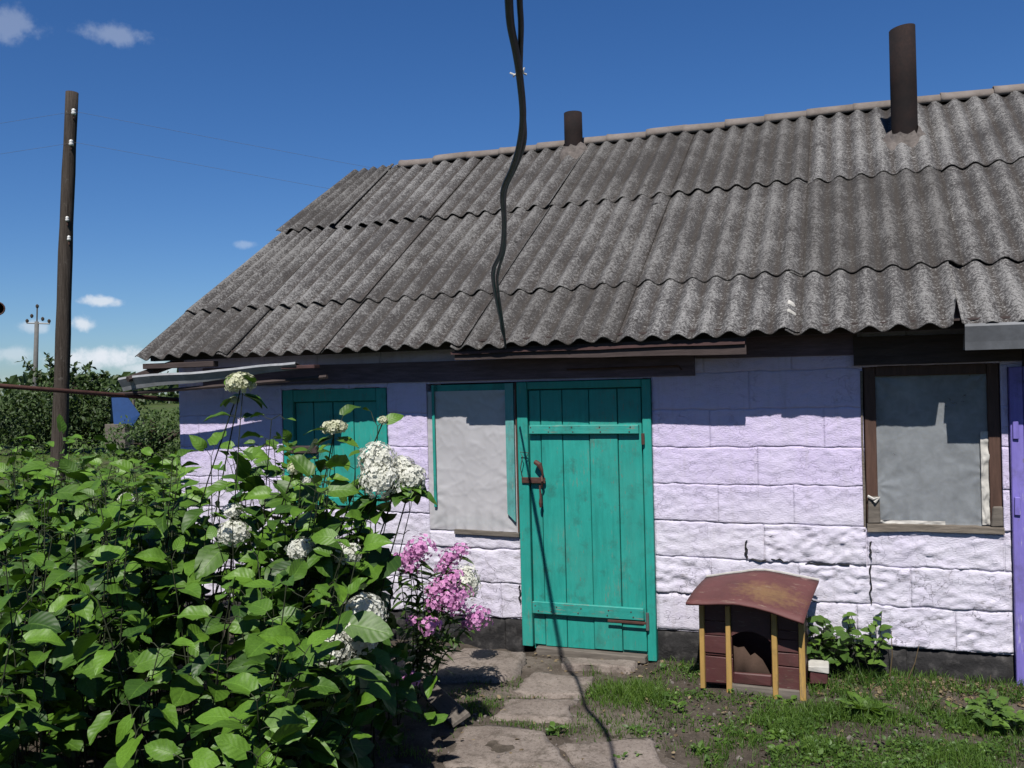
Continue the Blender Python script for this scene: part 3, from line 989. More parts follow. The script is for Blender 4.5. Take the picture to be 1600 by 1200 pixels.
plank('fascia_board', -2.43, -0.58, -0.325, -0.300, 1.940, 2.012, 1.914, 2.012, M['dark_wood'], shed, 'dark weathered board under the eaves over the door')
plank('fascia_strip', -2.45, -0.585, -0.342, -0.3255, 1.975, 1.992, 1.972, 1.990, M['rust_strip'], shed, 'thin red brown strip along the fascia')
plank('wall_plate', -4.7, -0.93, -0.022, 0.005, 1.812, 1.955, 1.80, 1.935, M['plate_wood'], shed)
plank('wall_plate', -0.925, 0.02, -0.022, 0.005, 1.905, 2.04, 1.895, 2.03, M['plate_wood'], shed)
plank('lintel_board', 0.0, 0.87, -0.045, 0.06, 1.832, 2.0, 1.832, 1.99, M['dark_wood'], shed)
plank('lintel_board', 0.875, 1.9, -0.03, 0.06, 1.80, 2.02, 1.80, 2.0, M['dark_wood'], shed)
plank('soffit_board', XL + 0.02, XR - 0.02, -0.30, -0.03, 2.055, 2.067, 2.055, 2.067, M['dark_wood'], shed)

# grey tin gutter on the right, sagging tin sheet on the left
def tin(name, pts, mat, label):
    V, F = [], []
    for (x, y, z, hh, dy) in pts:
        V += [(x, y, z), (x, y - dy * 0.25, z + hh * 0.35), (x, y - dy, z + hh), (x, y - dy + 0.004, z + hh + 0.012), (x, y - dy + 0.012, z + hh + 0.008), (x, y + 0.09, z + 0.012), (x, y + 0.09, z + 0.004)]
    w = 7
    for i in range(len(pts) - 1):
        for k in range(w - 1):
            a = i * w + k
            F.append((a, a + 1, a + w + 1, a + w))
    o = mk(name, V, F, mat, shed, False, label=label)
    sm = o.modifiers.new('thickness', 'SOLIDIFY')
    sm.thickness = 0.003
    return o


tin('gutter', [(0.555 + 0.3 * i, -0.352, 1.893 - 0.004 * i + 0.003 * (i % 2), 0.125, 0.022) for i in range(8)], M['tin'], 'grey tin gutter at the right end of the eaves')
lp = []
for i in range(15):
    f = i / 14
    x = -5.15 + 1.56 * f
    z = 1.792 + 0.125 * f + 0.010 * math.sin(f * 9) * (1 - f) + 0.006 * fb(x * 5, 1)
    lp.append((x, -0.37 - 0.02 * math.sin(f * 7), z, 0.085 * (1 - f * 0.62), 0.05 * (1 - f * 0.3)))
tin('gutter_sheet', lp, M['tin_lit'], 'loose bent tin sheet hanging past the left corner')
MB().box((-3.72, -0.40, 1.915), (-3.45, -0.33, 1.94), 0.003).make('gutter_bracket', M['rust_strip'], shed)
MB().tube([(-5.2, -0.36, 1.772), (-4.2, -0.33, 1.815), (-3.4, -0.32, 1.855)], 0.016, 6).make('gutter_batten', M['dark_wood'], shed)
MB().tube([(-4.92, 0.0, 2.02), (-4.98, -0.28, 1.93), (-5.03, -0.45, 1.88)], [0.03, 0.03, 0.022], 6).make('eaves_stick', M['dark_wood'], shed)
MB().box((-5.0, -0.33, 1.955), (-4.35, -0.27, 1.995), 0.003).make('eaves_batten', M['dark_wood'], shed)
MB().tube([(-1.75, -0.06, 1.86), (-1.02, -0.075, 1.862), (-1.0, -0.075, 1.835)], 0.006, 6).make('hook_rod', M['rust'], shed)

# ---- door
door = MB()
door.box((-2.118, -0.030, 0.02), (-2.045, 0.06, 1.785), 0.004)
door.box((-1.268, -0.030, -0.01), (-1.212, 0.06, 1.785), 0.004)
door.box((-2.043, -0.026, 1.735), (-1.27, 0.06, 1.785), 0.004)
door.box((-2.043, 0.012, 0.0), (-1.27, 0.055, 1.73), 0)
door = door.make('door', M['teal'], shed, label='turquoise ledged plank door in a turquoise frame')
cx = [-2.040, -1.957, -1.806, -1.622, -1.433, -1.274]
for a, b in zip(cx[:-1], cx[1:]):
    yy = random.uniform(-0.004, 0.004)
    MB().box((a + 0.0022, -0.014 + yy, 0.035 + random.uniform(-0.008, 0.008)), (b - 0.0022, 0.013, 1.727), 0.003, jit=0.0012).make('plank', M['teal'], door)
for a, b in zip(cx[:-1], cx[1:]):
    for z in (0.268, 0.300, 1.452, 1.482):
        xm = (a + b) / 2 + random.uniform(-0.02, 0.02)
        MB().tube([(xm, -0.044, z), (xm, -0.0495, z)], 0.0042, 6).make('nail', M['rust'], door)
for z0, z1, x0, x1 in ((1.437, 1.497, -2.03, -1.29), (0.245, 0.325, -2.035, -1.285)):
    MB().box((x0, -0.046, z0), (x1, -0.0165, z1), 0.004, jit=0.003).make('batten', M['teal_h'], door)
MB().box((-1.52, -0.056, 0.227), (-1.27, -0.0475, 0.243), 0.002).make('strap_hinge', M['rust'], door)
MB().tube([(-1.262, -0.045, 0.19), (-1.262, -0.045, 0.30)], 0.011, 8).make('hinge_pin', M['galv'], door)
MB().tube([(-1.262, -0.045, 1.37), (-1.262, -0.045, 1.44)], 0.011, 8).make('hinge_pin', M['rust'], door)
lat = MB()
lat.box((-2.09, -0.044, 1.112), (-1.925, -0.031, 1.150), 0.003, jit=0.002)
lat.tube([(-1.945, -0.05, 1.16), (-1.935, -0.075, 1.13), (-1.945, -0.05, 1.085)], 0.007, 6)
lat.make('hasp', M['rust'], door)
lk = MB()
lk.tube([(-1.99, -0.05, 1.255), (-1.955, -0.06, 1.235), (-1.94, -0.06, 1.20), (-1.935, -0.055, 1.165)], [0.016, 0.019, 0.010, 0.006], 7)
lk.make('handle', M['rust'], door)
MB().tube([(-1.957, -0.06, 1.10), (-1.952, -0.062, 1.02), (-1.954, -0.06, 0.985), (-1.955, -0.058, 0.955)], [0.006, 0.008, 0.013, 0.008], 7).make('padlock_pin', M['rust'], door)
MB().tube([(-2.085, -0.04, 1.15), (-2.09, -0.06, 1.21), (-2.07, -0.07, 1.29), (-2.09, -0.06, 1.32), (-2.03, -0.06, 1.315), (-2.06, -0.05, 1.27)], 0.003, 5).make('wire_loop', M['rust'], door)
MB().box((-2.02, -0.05, -0.03), (-1.28, 0.03, 0.022), 0.006, jit=0.006).make('threshold', M['grey_wood'], door)

# ---- middle window with white film
w2 = MB()
w2.box((-2.775, 0.02, 0.80), (-2.735, 0.085, 1.78), 0.003)
w2.box((-2.195, 0.02, 0.80), (-2.13, 0.085, 1.78), 0.003)
w2.box((-2.733, 0.022, 1.72), (-2.197, 0.085, 1.78), 0.003)
w2.box((-2.733, 0.022, 0.80), (-2.197, 0.085, 0.86), 0.003)
w2 = w2.make('window', M['teal'], shed, label='turquoise framed window covered with white film')


def film_sheet(name, x0, x1, z0, z1, y, mat, parent, amp=0.006, scale=5.0, hem=0.0, nx_=72, nz_=96):
    V, F = [], []
    for j in range(nz_ + 1):
        for i in range(nx_ + 1):
            u, v = i / nx_, j / nz_
            x, z = x0 + (x1 - x0) * u, z0 + (z1 - z0) * v
            e = min(u, 1 - u, v, 1 - v)
            f = min(1, e * 14)
            yy = y - amp * (fb(x * scale + z * 3, z * scale - x * 2, 3, 3)) * (0.35 + 0.65 * f)
            r1 = 1 - abs(fb(x * 6 + z * 5, z * 7 - x * 4, 9, 2)) * 3
            if r1 > 0: yy -= amp * 0.9 * r1 ** 2
            r3 = 1 - abs(fb(x * 4 - z * 6, z * 3 + x * 9, 17, 2)) * 7
            if r3 > 0: yy -= amp * 0.8 * r3
            pull = math.exp(-v * 9) * 0.006 * math.sin(x * 70 + 3 * fb(x * 7, 1))
            yy -= pull
            for (px_, pz_) in ((x0, z0), (x1, z0), (x0, z0 + (z1 - z0) * 0.25), (x1, z0 + (z1 - z0) * 0.35), (x0, z1), (x1, z1)):
                rr_ = math.hypot(x - px_, z - pz_)
                yy -= 0.0030 * math.exp(-rr_ * 6.5) * min(1, rr_ * 25) * math.sin(9 * math.atan2(z - pz_, x - px_) + px_ * 7)
            zz = z + (hem * fb(x * 4, 2) if j == 0 else 0)
            V.append((x, yy, zz))
    w = nx_ + 1
    for j in range(nz_):
        for i in range(nx_):
            a = j * w + i
            F.append((a, a + 1, a + w + 1, a + w))
    return mk(name, V, F, mat, parent, True)


film_sheet('film', -2.80, -2.14, 0.775, 1.735, 0.008, M['film_white'], w2, 0.0020, 5, 0.01)
MB().box((-2.757, -0.012, 0.93), (-2.737, 0.000, 1.78), 0.002, jit=0.002).make('glazing_strip', M['teal'], w2)
V = [(-2.208, -0.016, 0.90), (-2.150, -0.016, 0.845), (-2.146, -0.016, 1.78), (-2.206, -0.016, 1.78)]
V += [(x, -0.001, z) for x, y, z in V]
mk('glazing_strip', V, [(3, 2, 1, 0), (4, 5, 6, 7), (0, 1, 5, 4), (1, 2, 6, 5), (2, 3, 7, 6), (3, 0, 4, 7)], M['pale_teal'], w2)
plank('window_sill', -2.60, -2.125, -0.03, 0.0, 0.752, 0.782, 0.748, 0.772, M['grey_wood'], w2)
MB().box((-2.134, -0.022, 0.78), (-2.1225, 0.006, 1.785), 0.002, jit=0.001).make('cover_strip', M['brown_wood'], w2)

# ---- left shuttered window
w1 = MB()
w1.box((-3.99, -0.006, 0.92), (-3.90, 0.08, 1.77), 0.004)
w1.box((-3.20, -0.006, 0.92), (-3.12, 0.08, 1.77), 0.004)
w1.box((-3.898, -0.004, 1.68), (-3.202, 0.08, 1.77), 0.004)
w1.box((-3.898, -0.004, 0.92), (-3.202, 0.08, 0.98), 0.004)
w1.box((-3.898, 0.05, 0.982), (-3.202, 0.075, 1.678), 0)
w1 = w1.make('window', M['teal'], shed, label='window boarded with turquoise planks behind the flowers')
cs = [-3.896, -3.74, -3.575, -3.40, -3.204]
for a, b in zip(cs[:-1], cs[1:]):
    MB().box((a + 0.003, 0.022, 0.985), (b - 0.003, 0.049, 1.676), 0.003, jit=0.0015).make('plank', M['teal'], w1)
MB().box((-3.96, -0.014, 1.30), (-3.70, 0.021, 1.355), 0.003).make('batten', M['dark_wood'], w1)

# ---- right window
w3 = MB()
w3.box((0.052, 0.01, 0.90), (0.115, 0.10, 1.825), 0.004)
w3.box((0.700, 0.01, 0.90), (0.760, 0.10, 1.825), 0.004)
w3.box((0.117, 0.012, 1.765), (0.698, 0.10, 1.825), 0.004)
w3 = w3.make('window', M['brown_wood'], shed, label='brown framed window covered with clear film')
film_sheet('film', 0.10, 0.712, 0.90, 1.78, 0.040, M['film_clear'], w3, 0.0013, 2.6, 0.0)
sl_ = plank('window_sill', 0.052, 0.765, -0.022, 0.10, 0.862, 0.905, 0.868, 0.902, M['sill_wood'], w3, wav=0.012)
MB().box((0.058, -0.008, 0.905), (0.125, 0.012, 1.06), 0.006, jit=0.006).make('patch_board', M['grey_wood'], w3)
MB().box((0.705, -0.008, 0.905), (0.760, 0.012, 1.02), 0.006, jit=0.006).make('patch_board', M['grey_wood'], w3)
MB().tube([(0.06, -0.012, 1.065), (0.09, -0.025, 1.05), (0.12, -0.014, 1.06), (0.095, -0.022, 1.03)], 0.009, 6).make('rag', M['pale_card'], w3)
crm = film_sheet('film_edge', 0.660, 0.703, 0.91, 1.44, 0.026, M['pale_card'], w3, 0.012, 9, 0.0, 10, 40)  # pale edge stops at the shadow line, so sunlight is put in its shape
film_sheet('film_edge', 0.12, 0.47, 0.895, 0.925, 0.022, M['pale_card'], w3, 0.012, 9, 0.008, 24, 6)
lath = MB()
lath.tube([(0.038, -0.004, 0.86), (0.040, -0.008, 1.1), (0.036, -0.006, 1.4), (0.040, -0.004, 1.80)], [0.006, 0.008, 0.006, 0.008], 5)
lath.make('lath', M['sill_wood'], w3)

# ---- violet door at the right edge
vd = MB()
vd.box((0.803, -0.045, 0.03), (0.868, 0.05, 1.80), 0.004)
vd.box((1.63, -0.045, 0.03), (1.715, 0.05, 1.80), 0.004)
vd.box((0.87, -0.04, 1.72), (1.628, 0.05, 1.80), 0.004)
vd.box((0.87, 0.03, 0.05), (1.628, 0.05, 1.718), 0)
vd = vd.make('door', M['violet'], shed, label='violet plank door at the right edge')
ed = [0.872, 1.02, 1.17, 1.32, 1.47, 1.626]
for a, b in zip(ed[:-1], ed[1:]):
    MB().box((a + 0.0025, 0.0, 0.055), (b - 0.0025, 0.029, 1.716), 0.003, jit=0.0012).make('plank', M['deep_violet'] if a > 0.9 else M['violet'], vd)
for z in (0.98, 1.40):
    MB().box((0.812, -0.06, z), (0.842, -0.046, z + 0.10), 0.003, jit=0.002).make('hinge', M['violet'], vd)
MB().box((0.80, -0.07, -0.06), (1.72, 0.05, 0.028), 0.01, jit=0.01).make('threshold', M['grey_wood'], vd)

# ------------------------------------------------------------------ path of slabs
path = None
SL = [[(-2.473, -0.227), (-2.028, -0.172), (-1.945, -0.66), (-2.40, -0.86)],
      [(-2.95, -0.36), (-2.50, -0.25), (-2.43, -0.80), (-2.80, -0.86)],
      [(-1.882, -0.509), (-1.472, -0.476), (-1.477, -0.823), (-1.851, -0.915)],
      [(-1.857, -0.965), (-1.503, -0.874), (-1.42, -1.183), (-1.84, -1.28)],
      [(-1.95, -1.40), (-1.50, -1.345), (-1.22, -1.78), (-1.80, -1.95)],
      [(-1.40, -1.49), (-0.97, -1.28), (-0.80, -1.66), (-1.17, -1.82)],
      [(-1.20, -1.87), (-0.75, -1.72), (-0.55, -2.2), (-1.0, -2.35)],
      [(-1.70, -2.0), (-1.24, -1.86), (-1.05, -2.4), (-1.5, -2.5)]]
ST_ = [(-1.779, -0.20), (-1.295, -0.145), (-1.299, -0.30), (-1.74, -0.345)]


def slab_mesh(poly, top, thick, seed):
    n = 15
    P = [Vector((p[0], p[1])) for p in poly]
    V, F = [], []
    tilt = Vector((random.uniform(-0.012, 0.012), random.uniform(-0.012, 0.012)))
    c = sum(P, Vector((0, 0))) / 4
    for j in range(n + 1):
        for i in range(n + 1):
            u, v = i / n, j / n
            q = (P[0] * (1 - u) + P[1] * u) * (1 - v) + (P[3] * (1 - u) + P[2] * u) * v
            e = min(u, 1 - u, v, 1 - v)
            if e < 1e-6:
                q = q + Vector((0.045 * fb(q.x * 6, q.y * 6, seed), 0.045 * fb(q.x * 6, q.y * 6, seed + 5)))
                # rounded corners
                if (i in (0, n)) and (j in (0, n)):
                    q = q + (c - q) * 0.07
            z = top + (q - c).dot(tilt) + 0.010 * fb(q.x * 4, q.y * 4, seed, 3) - (0.010 if e < 1e-6 else 0.0)
            V.append((q.x, q.y, z))
    w = n + 1
    for j in range(n):
        for i in range(n):
            a = j * w + i
            F.append((a, a + w, a + w + 1, a + 1))
    rim = [i for i in range(n + 1)] + [j * w + n for j in range(1, n + 1)] + [n * w + i for i in range(n - 1, -1, -1)] + [j * w for j in range(n - 1, 0, -1)]
    b = len(V)
    for r in rim:
        V.append((V[r][0], V[r][1], V[r][2] - thick))
    k = len(rim)
    for i in range(k):
        F.append((rim[i], rim[(i + 1) % k], b + (i + 1) % k, b + i))
    return V, F


bedV, bedF = slab_mesh([(-3.0, -0.14), (-1.22, -0.10), (-0.45, -2.4), (-1.9, -2.7)], -0.006, 0.06, 3.3)
path = mk('path', bedV, bedF, M['dust'], None, loc=(-1.6, -1.0, -0.05), kind='structure')
for i, p in enumerate(SL):
    V, F = slab_mesh(p, [0.040, 0.034, 0.016, 0.015, 0.013, 0.010, 0.012, 0.012][i], 0.09, i * 3.1)
    mk('slab', V, F, M['slab'], path, True)
V, F = slab_mesh(ST_, 0.028, 0.08, 20)
mk('door_step', V, F, M['slab'], path, True)

tag(MB().box((0, 0, 0), (0.56, 0.10, 0.022), 0.004, jit=0.006).make('board', M['grey_wood'], None, loc=(0, 0, 0)), 'grey weathered board lying beside the path under the pink phlox', 'board')
bo = bpy.data.objects['board']
bo.location = (-2.36, -1.10, 0.035)
bo.rotation_euler = (math.radians(28), math.radians(2), math.radians(-44))

# ------------------------------------------------------------------ doghouse
KX, KY = -0.862, -0.47
KW, KD = 0.575, 0.36
dog = thing('doghouse', (KX, KY, 0), 'small maroon plank doghouse with yellow posts and a bent maroon roof', 'doghouse')


def kp(x, y, z):
    return (KX + x, KY + y, z)


rot_k = Matrix.Rotation(math.radians(-2.0), 3, 'Y')
box_ = MB()
box_.box(kp(0.012, 0.03, 0.02), kp(0.03, KD, 0.47), 0.002)
box_.box(kp(KW - 0.03, 0.03, 0.02), kp(KW - 0.012, KD, 0.44), 0.002)
box_.box(kp(0.03, KD - 0.02, 0.02), kp(KW - 0.03, KD, 0.46), 0.002)
box_.box(kp(0.03, 0.03, 0.02), kp(KW - 0.03, KD - 0.02, 0.04), 0.002)
body = box_.make('body', M['maroon'], dog)
# front planks left and right of the opening, header and foot boards
OX0, OX1 = 0.178, 0.392
for x0, x1, zs in ((0.02, OX0, [0.03, 0.185, 0.205, 0.305, 0.385, 0.50]), (OX1, KW - 0.015, [0.005, 0.165, 0.24, 0.315, 0.365, 0.46])):
    for a, b in zip(zs[:-1], zs[1:]):
        MB().box(kp(x0, 0.012 + random.uniform(-0.004, 0.004), a + 0.003), kp(x1, 0.028, b - 0.003), 0.002, jit=0.003).make('plank', M['maroon'], dog)
arch = []
n = 12
top = 0.485
for i in range(n + 1):
    x = OX0 + (OX1 - OX0) * i / n
    t = (i / n - 0.45) * 2
    zb = 0.345 - 0.04 * t * t
    arch.append((x, zb))
V, F = [], []
for y in (0.006, 0.022):
    for x, zb in arch: V.append(kp(x + 0.0008 * 0, y, zb))
    for x, zb in arch: V.append(kp(x, y, top - 0.05 * max(0, (x - 0.28))))
w = n + 1
for i in range(n):
    F += [(i, i + 1, w + i + 1, w + i), (2 * w + i + 1, 2 * w + i, 3 * w + i, 3 * w + i + 1), (i + 1, i, 2 * w + i, 2 * w + i + 1), (w + i, w + i + 1, 3 * w + i + 1, 3 * w + i)]
F += [(0, w, 3 * w, 2 * w), (n, 2 * w + n, 3 * w + n, w + n)]
mk('arch_board', V, F, M['maroon'], dog)
MB().box(kp(OX0 + 0.002, 0.0, 0.045), kp(OX1 - 0.002, 0.03, 0.105), 0.006, jit=0.006).make('threshold_board', M['maroon'], dog)
MB().box(kp(OX0 - 0.02, -0.008, -0.01), kp(OX1 + 0.18, 0.03, 0.043), 0.006, jit=0.005).make('foot_board', M['grey_wood'], dog)
# sacking hanging inside the opening
V, F = [], []
prof = [(0.0, 0.245), (0.12, 0.235), (0.28, 0.245), (0.46, 0.20), (0.58, 0.215), (0.78, 0.18), (0.92, 0.13), (1.0, 0.09)]
for f, zt in prof:
    x = OX0 + 0.002 + (OX1 - OX0 - 0.01) * f
    V += [kp(x, 0.034 + 0.01 * math.sin(f * 9), 0.06), kp(x, 0.042 + 0.012 * math.sin(f * 7 + 1), (zt + 0.06) / 2), kp(x, 0.045 + 0.008 * math.sin(f * 11), zt)]
for i in range(len(prof) - 1):
    for k in range(2):
        a = i * 3 + k
        F.append((a, a + 3, a + 4, a + 1))
o = mk('curtain', V, F, M['backing'], dog, True)
o.modifiers.new('thickness', 'SOLIDIFY').thickness = 0.006
# yellow posts
for x, zt, y, zb in ((-0.004, 0.492, -0.012, 0.0), (0.148, 0.488, -0.026, -0.03), (0.400, 0.475, -0.022, -0.025), (0.545, 0.440, -0.012, -0.03)):
    MB().box(kp(x, y, zb), kp(x + 0.029, y + 0.030, zt), 0.003, jit=0.003).make('post', M['kennel_yellow'], dog)
# bent roof sheet
V, F, nu, nv = [], [], 16, 8
front = [(-0.05, 0.497), (0.05, 0.497), (0.16, 0.512), (0.24, 0.512), (0.33, 0.500), (0.43, 0.478), (0.52, 0.452), (0.585, 0.432)]
back = [(-0.03, 0.535), (0.05, 0.552), (0.16, 0.575), (0.26, 0.592), (0.33, 0.597), (0.43, 0.584), (0.53, 0.570), (0.63, 0.552)]
def interp(T_, f):
    q = f * (len(T_) - 1)
    i = min(int(q), len(T_) - 2)
    g = q - i
    return tuple(T_[i][k] * (1 - g) + T_[i + 1][k] * g for k in range(2))
for j in range(nv + 1):
    v = j / nv
    for i in range(nu + 1):
        a, b = interp(front, i / nu), interp(back, i / nu)
        x = a[0] * (1 - v) + b[0] * v
        z = a[1] * (1 - v) + b[1] * v + 0.012 * math.sin(PI * v) + 0.004 * fb(x * 9, v * 4)
        y = -0.135 + (KD + 0.15) * v + (0.006 * fb(x * 14, 2) if j == 0 else 0)
        V.append(kp(x, y, z + 0.022))
w = nu + 1
for j in range(nv):
    for i in range(nu):
        a = j * w + i
        F.append((a, a + 1, a + w + 1, a + w))
o = mk('roof', V, F, M['kennel_roof'], dog, True)
md = o.modifiers.new('thickness', 'SOLIDIFY')
md.thickness = 0.014
md.offset = -1
V = [(v[0], v[1] + 0.012, v[2] + 0.003) for v in V[-w:]]
MB().tube(V, 0.006, 5).make('roof_edge', M['pale_card'], o)
dog.rotation_euler = (0, 0, math.radians(-2))

blk = thing('wood_block', (-0.225, -0.26, 0.03), 'small maroon wooden block with a whitewashed top beside the doghouse', 'wood block')
MB().box((-0.275, -0.31, 0.03), (-0.180, -0.20, 0.095), 0.004, jit=0.004).make('block', M['maroon'], blk)
MB().box((-0.285, -0.32, 0.0965), (-0.170, -0.19, 0.135), 0.004, jit=0.005).make('top', M['pale_card'], blk)

# ------------------------------------------------------------------ cable from the eaves to beyond the camera
Cv = Vector(CAM)


def ray_pt(x, y, d):
    """point d metres in front of the yard view point, along the sight line measured in the survey"""
    v = fwd * 1411.7 + r2 * (x - 800) - u2 * (y - 600)
    return Cv + v / 1411.7 * d


TRACE = [(790, 543), (788, 528), (784, 515), (782, 498), (778, 480), (771, 440), (772, 418), (784, 392), (788, 350), (786, 300), (801, 262), (812, 225), (817, 180), (812, 120), (806, 80), (798, 40), (795, 0), (792, -60), (790, -140)]
TR2 = [(790, 541), (787, 512), (782, 480), (777, 440), (780, 418), (788, 390), (789, 350), (789, 300), (807, 258), (819, 222), (818, 180), (813, 120), (813, 80), (814, 40), (812, 0), (812, -60), (812, -140)]


def depth_at(y):
    a, b = 1 / 5.62, 1 / 2.0
    return 1 / (a + (b - a) * (541 - y) / 541)


cab = thing('electric_cable', tuple(ray_pt(790, 541, 5.62)), 'twisted black electric cable hanging down to the eaves above the turquoise door', 'cable')
for tr, rad in ((TRACE, 0.0098), (TR2, 0.0072)):
    pts = [ray_pt(x, y, depth_at(y) + (0.02 if tr is TR2 else 0)) for x, y in tr]
    d = (pts[-1] - pts[-3]).normalized()
    pts += [pts[-1] + d * 1.0, pts[-1] + d * 3.0 + Vector((0, 0, -0.1)), pts[-1] + d * 7 + Vector((0, 0, -0.6))]
    # smooth the survey polyline
    sm = []
    for i in range(len(pts) - 1):
        p0, p1, p2, p3 = pts[max(i - 1, 0)], pts[i], pts[i + 1], pts[min(i + 2, len(pts) - 1)]
        for k in range(6):
            t = k / 6
            sm.append(0.5 * ((2 * p1) + (p2 - p0) * t + (2 * p0 - 5 * p1 + 4 * p2 - p3) * t * t + (3 * p1 - p0 - 3 * p2 + p3) * t ** 3))
    sm.append(pts[-1])
    rads = [rad * (0.70 + 0.30 * min(1, i / 40)) for i in range(len(sm))]
    MB().tube(sm, rads, 8).make('strand', M['cable'], cab, True)
tie = MB()
c = ray_pt(812, 118, depth_at(118))
tie.tube([c + Vector((-0.017, 0, 0.0)), c + Vector((-0.008, -0.018, -0.003)), c + Vector((0.010, -0.018, 0.003)), c + Vector((0.018, 0.0, 0))], 0.003, 5)
tie.tube([c + Vector((-0.010, -0.012, 0)), c + Vector((-0.022, -0.012, 0.006))], 0.0022, 5)
tie.tube([c + Vector((0.012, -0.012, 0)), c + Vector((0.018, -0.012, 0.014))], 0.0022, 5)
tie.make('tie', M['porcelain'], cab)

# ------------------------------------------------------------------ gas pipe, pole, far pole, lamp
gp = MB()
gp.tube([(-4.945, 0.12, 1.705), (-5.48, -1.146, 1.848), (-6.05, -2.5, 2.0), (-6.3, -3.1, 2.05), (-6.32, -3.14, 2.0), (-6.32, -3.14, -0.1)], 0.0165, 10)
tag(gp.make('gas_pipe', M['rust'], None, True), 'thin rusty gas pipe running level from the left corner of the shed', 'pipe')

up = thing('utility_pole', (-12.46, 5.62, 0), 'dark weathered wooden utility pole standing left of the shed', 'utility pole')
pb = MB()
b0, b1 = Vector((-12.455, 5.62, -0.3)), Vector((-12.02, 5.78, 6.81))
pts, rr = [], []
for i in range(17):
    f = i / 16
    p = b0.lerp(b1, f) + Vector((0.02 * math.sin(f * 5), 0.01 * math.sin(f * 8), 0))
    pts.append(p)
    rr.append(0.132 - 0.036 * f + 0.004 * math.sin(i * 2.1))
pb.tube(pts, rr, 14)
pb.make('pole_shaft', M['pole'], up, True)
toc = (Vector(CAM) - Vector((-12.1, 5.7, 5))).normalized()
for (x, y, z, sc) in ((-12.01, 5.784, 6.447, 1.0), (-12.06, 5.765, 5.938, 1.0), (-12.15, 5.733, 4.686, 0.8), (-12.13, 5.739, 4.367, 0.8)):
    c = Vector((x, y, z)) + Vector((toc.x, toc.y, 0)).normalized() * 0.13
    pr = [(-0.055, 0.012), (-0.05, 0.034), (-0.015, 0.04), (0.0, 0.028), (0.012, 0.036), (0.035, 0.032), (0.05, 0.016)]
    i_ = MB().tube([c + Vector((0, 0, a * sc)) for a, r in pr], [r * sc for a, r in pr], 10).make('insulator', M['porcelain'], up, True)
    MB().tube([c + Vector((0, 0, -0.05)), c + Vector((0, 0, -0.10)), c + Vector((-toc.x * 0.12, -toc.y * 0.12, -0.10))], 0.010, 6).make('pin', M['rust'], i_)
for k, (z0, x1, y1, z1) in enumerate(((6.45, 14.0, 30, 5.6), (5.94, 14.0, 30.5, 5.0))):
    a = Vector((-11.9, 5.70, z0))
    b = Vector((x1, y1, z1))
    pts = [a.lerp(b, i / 16) - Vector((0, 0, 1.1 * math.sin(PI * i / 16))) for i in range(17)]
    l = Vector((-30, 2, z0 + 0.2))
    pts = [l.lerp(a, i / 10) - Vector((0, 0, 0.5 * math.sin(PI * i / 10))) for i in range(10)] + pts
    tag(MB().tube(pts, 0.0021, 4).make('overhead_wire', M['galv'], None),
        ['upper thin overhead wire strung from the wooden pole behind the roof', 'lower thin overhead wire strung from the wooden pole behind the roof'][k], 'wire', 'wires on the wooden pole')

fp = thing('power_pole', (-46.72, 35.4, 0), 'slender concrete power pole with a crossarm far behind the dark tree', 'power pole')
MB().tube([(-46.75, 35.4, -0.3), (-46.43, 35.52, 6.35)], [0.16, 0.12], 8).make('pole_shaft', M['concrete_pole'], fp, True)
MB().tube([(-46.43, 35.52, 6.2), (-46.38, 35.53, 7.2)], 0.045, 6).make('pole_top', M['galv'], fp)
MB().box((-46.95, 35.28, 6.20), (-45.75, 35.80, 6.20 + 0.07), 0).make('crossarm', M['galv'], fp) if False else MB().tube([(-47.0, 35.30, 6.27), (-45.7, 35.80, 6.20)], 0.045, 6).make('crossarm', M['galv'], fp)
for (x, y, z) in ((-46.98, 35.31, 6.32), (-46.72, 35.42, 6.62), (-46.1, 35.65, 6.42), (-45.74, 35.79, 6.28), (-46.38, 35.53, 7.2)):
    MB().tube([(x, y, z - 0.05), (x, y, z + 0.02), (x, y, z + 0.12), (x, y, z + 0.2)], [0.03, 0.09, 0.10, 0.04], 7).make('insulator', M['pole'], fp)

lamp = thing('rusty_tube', (-9.2, 1.0, 0), 'open end of a dark rusty tube poking in at the left edge', 'tube')
c = ray_pt(-4, 482, 8.0)
dv = (Cv - c).normalized()
sd = Vector((dv.y, -dv.x, 0)).normalized()
rim = MB()
V, F = [], []
sg = 16
upd = dv.cross(sd)
for (k, r) in ((0.0, 0.062), (-0.5, 0.062), (-0.5, 0.05), (0.0, 0.05)):
    for i in range(sg):
        a = 2 * PI * i / sg
        V.append(c + dv * k + (sd * math.cos(a) + upd * math.sin(a)) * r)
for j in range(4):
    for i in range(sg):
        F.append((j * sg + i, j * sg + (i + 1) % sg, ((j + 1) % 4) * sg + (i + 1) % sg, ((j + 1) % 4) * sg + i))
V.append(c - dv * 0.48)
for i in range(sg):
    F.append((2 * sg + i, 2 * sg + (i + 1) % sg, len(V) - 1))
mk('tube', V, F, M['rust'], lamp, True)
base = c - dv * 0.45
MB().tube([base, base + Vector((-0.05, 0, -0.05)), (base.x - 0.4, base.y, base.z - 0.3), (base.x - 0.4, base.y, -0.1)], 0.04, 8).make('post', M['rust'], lamp)

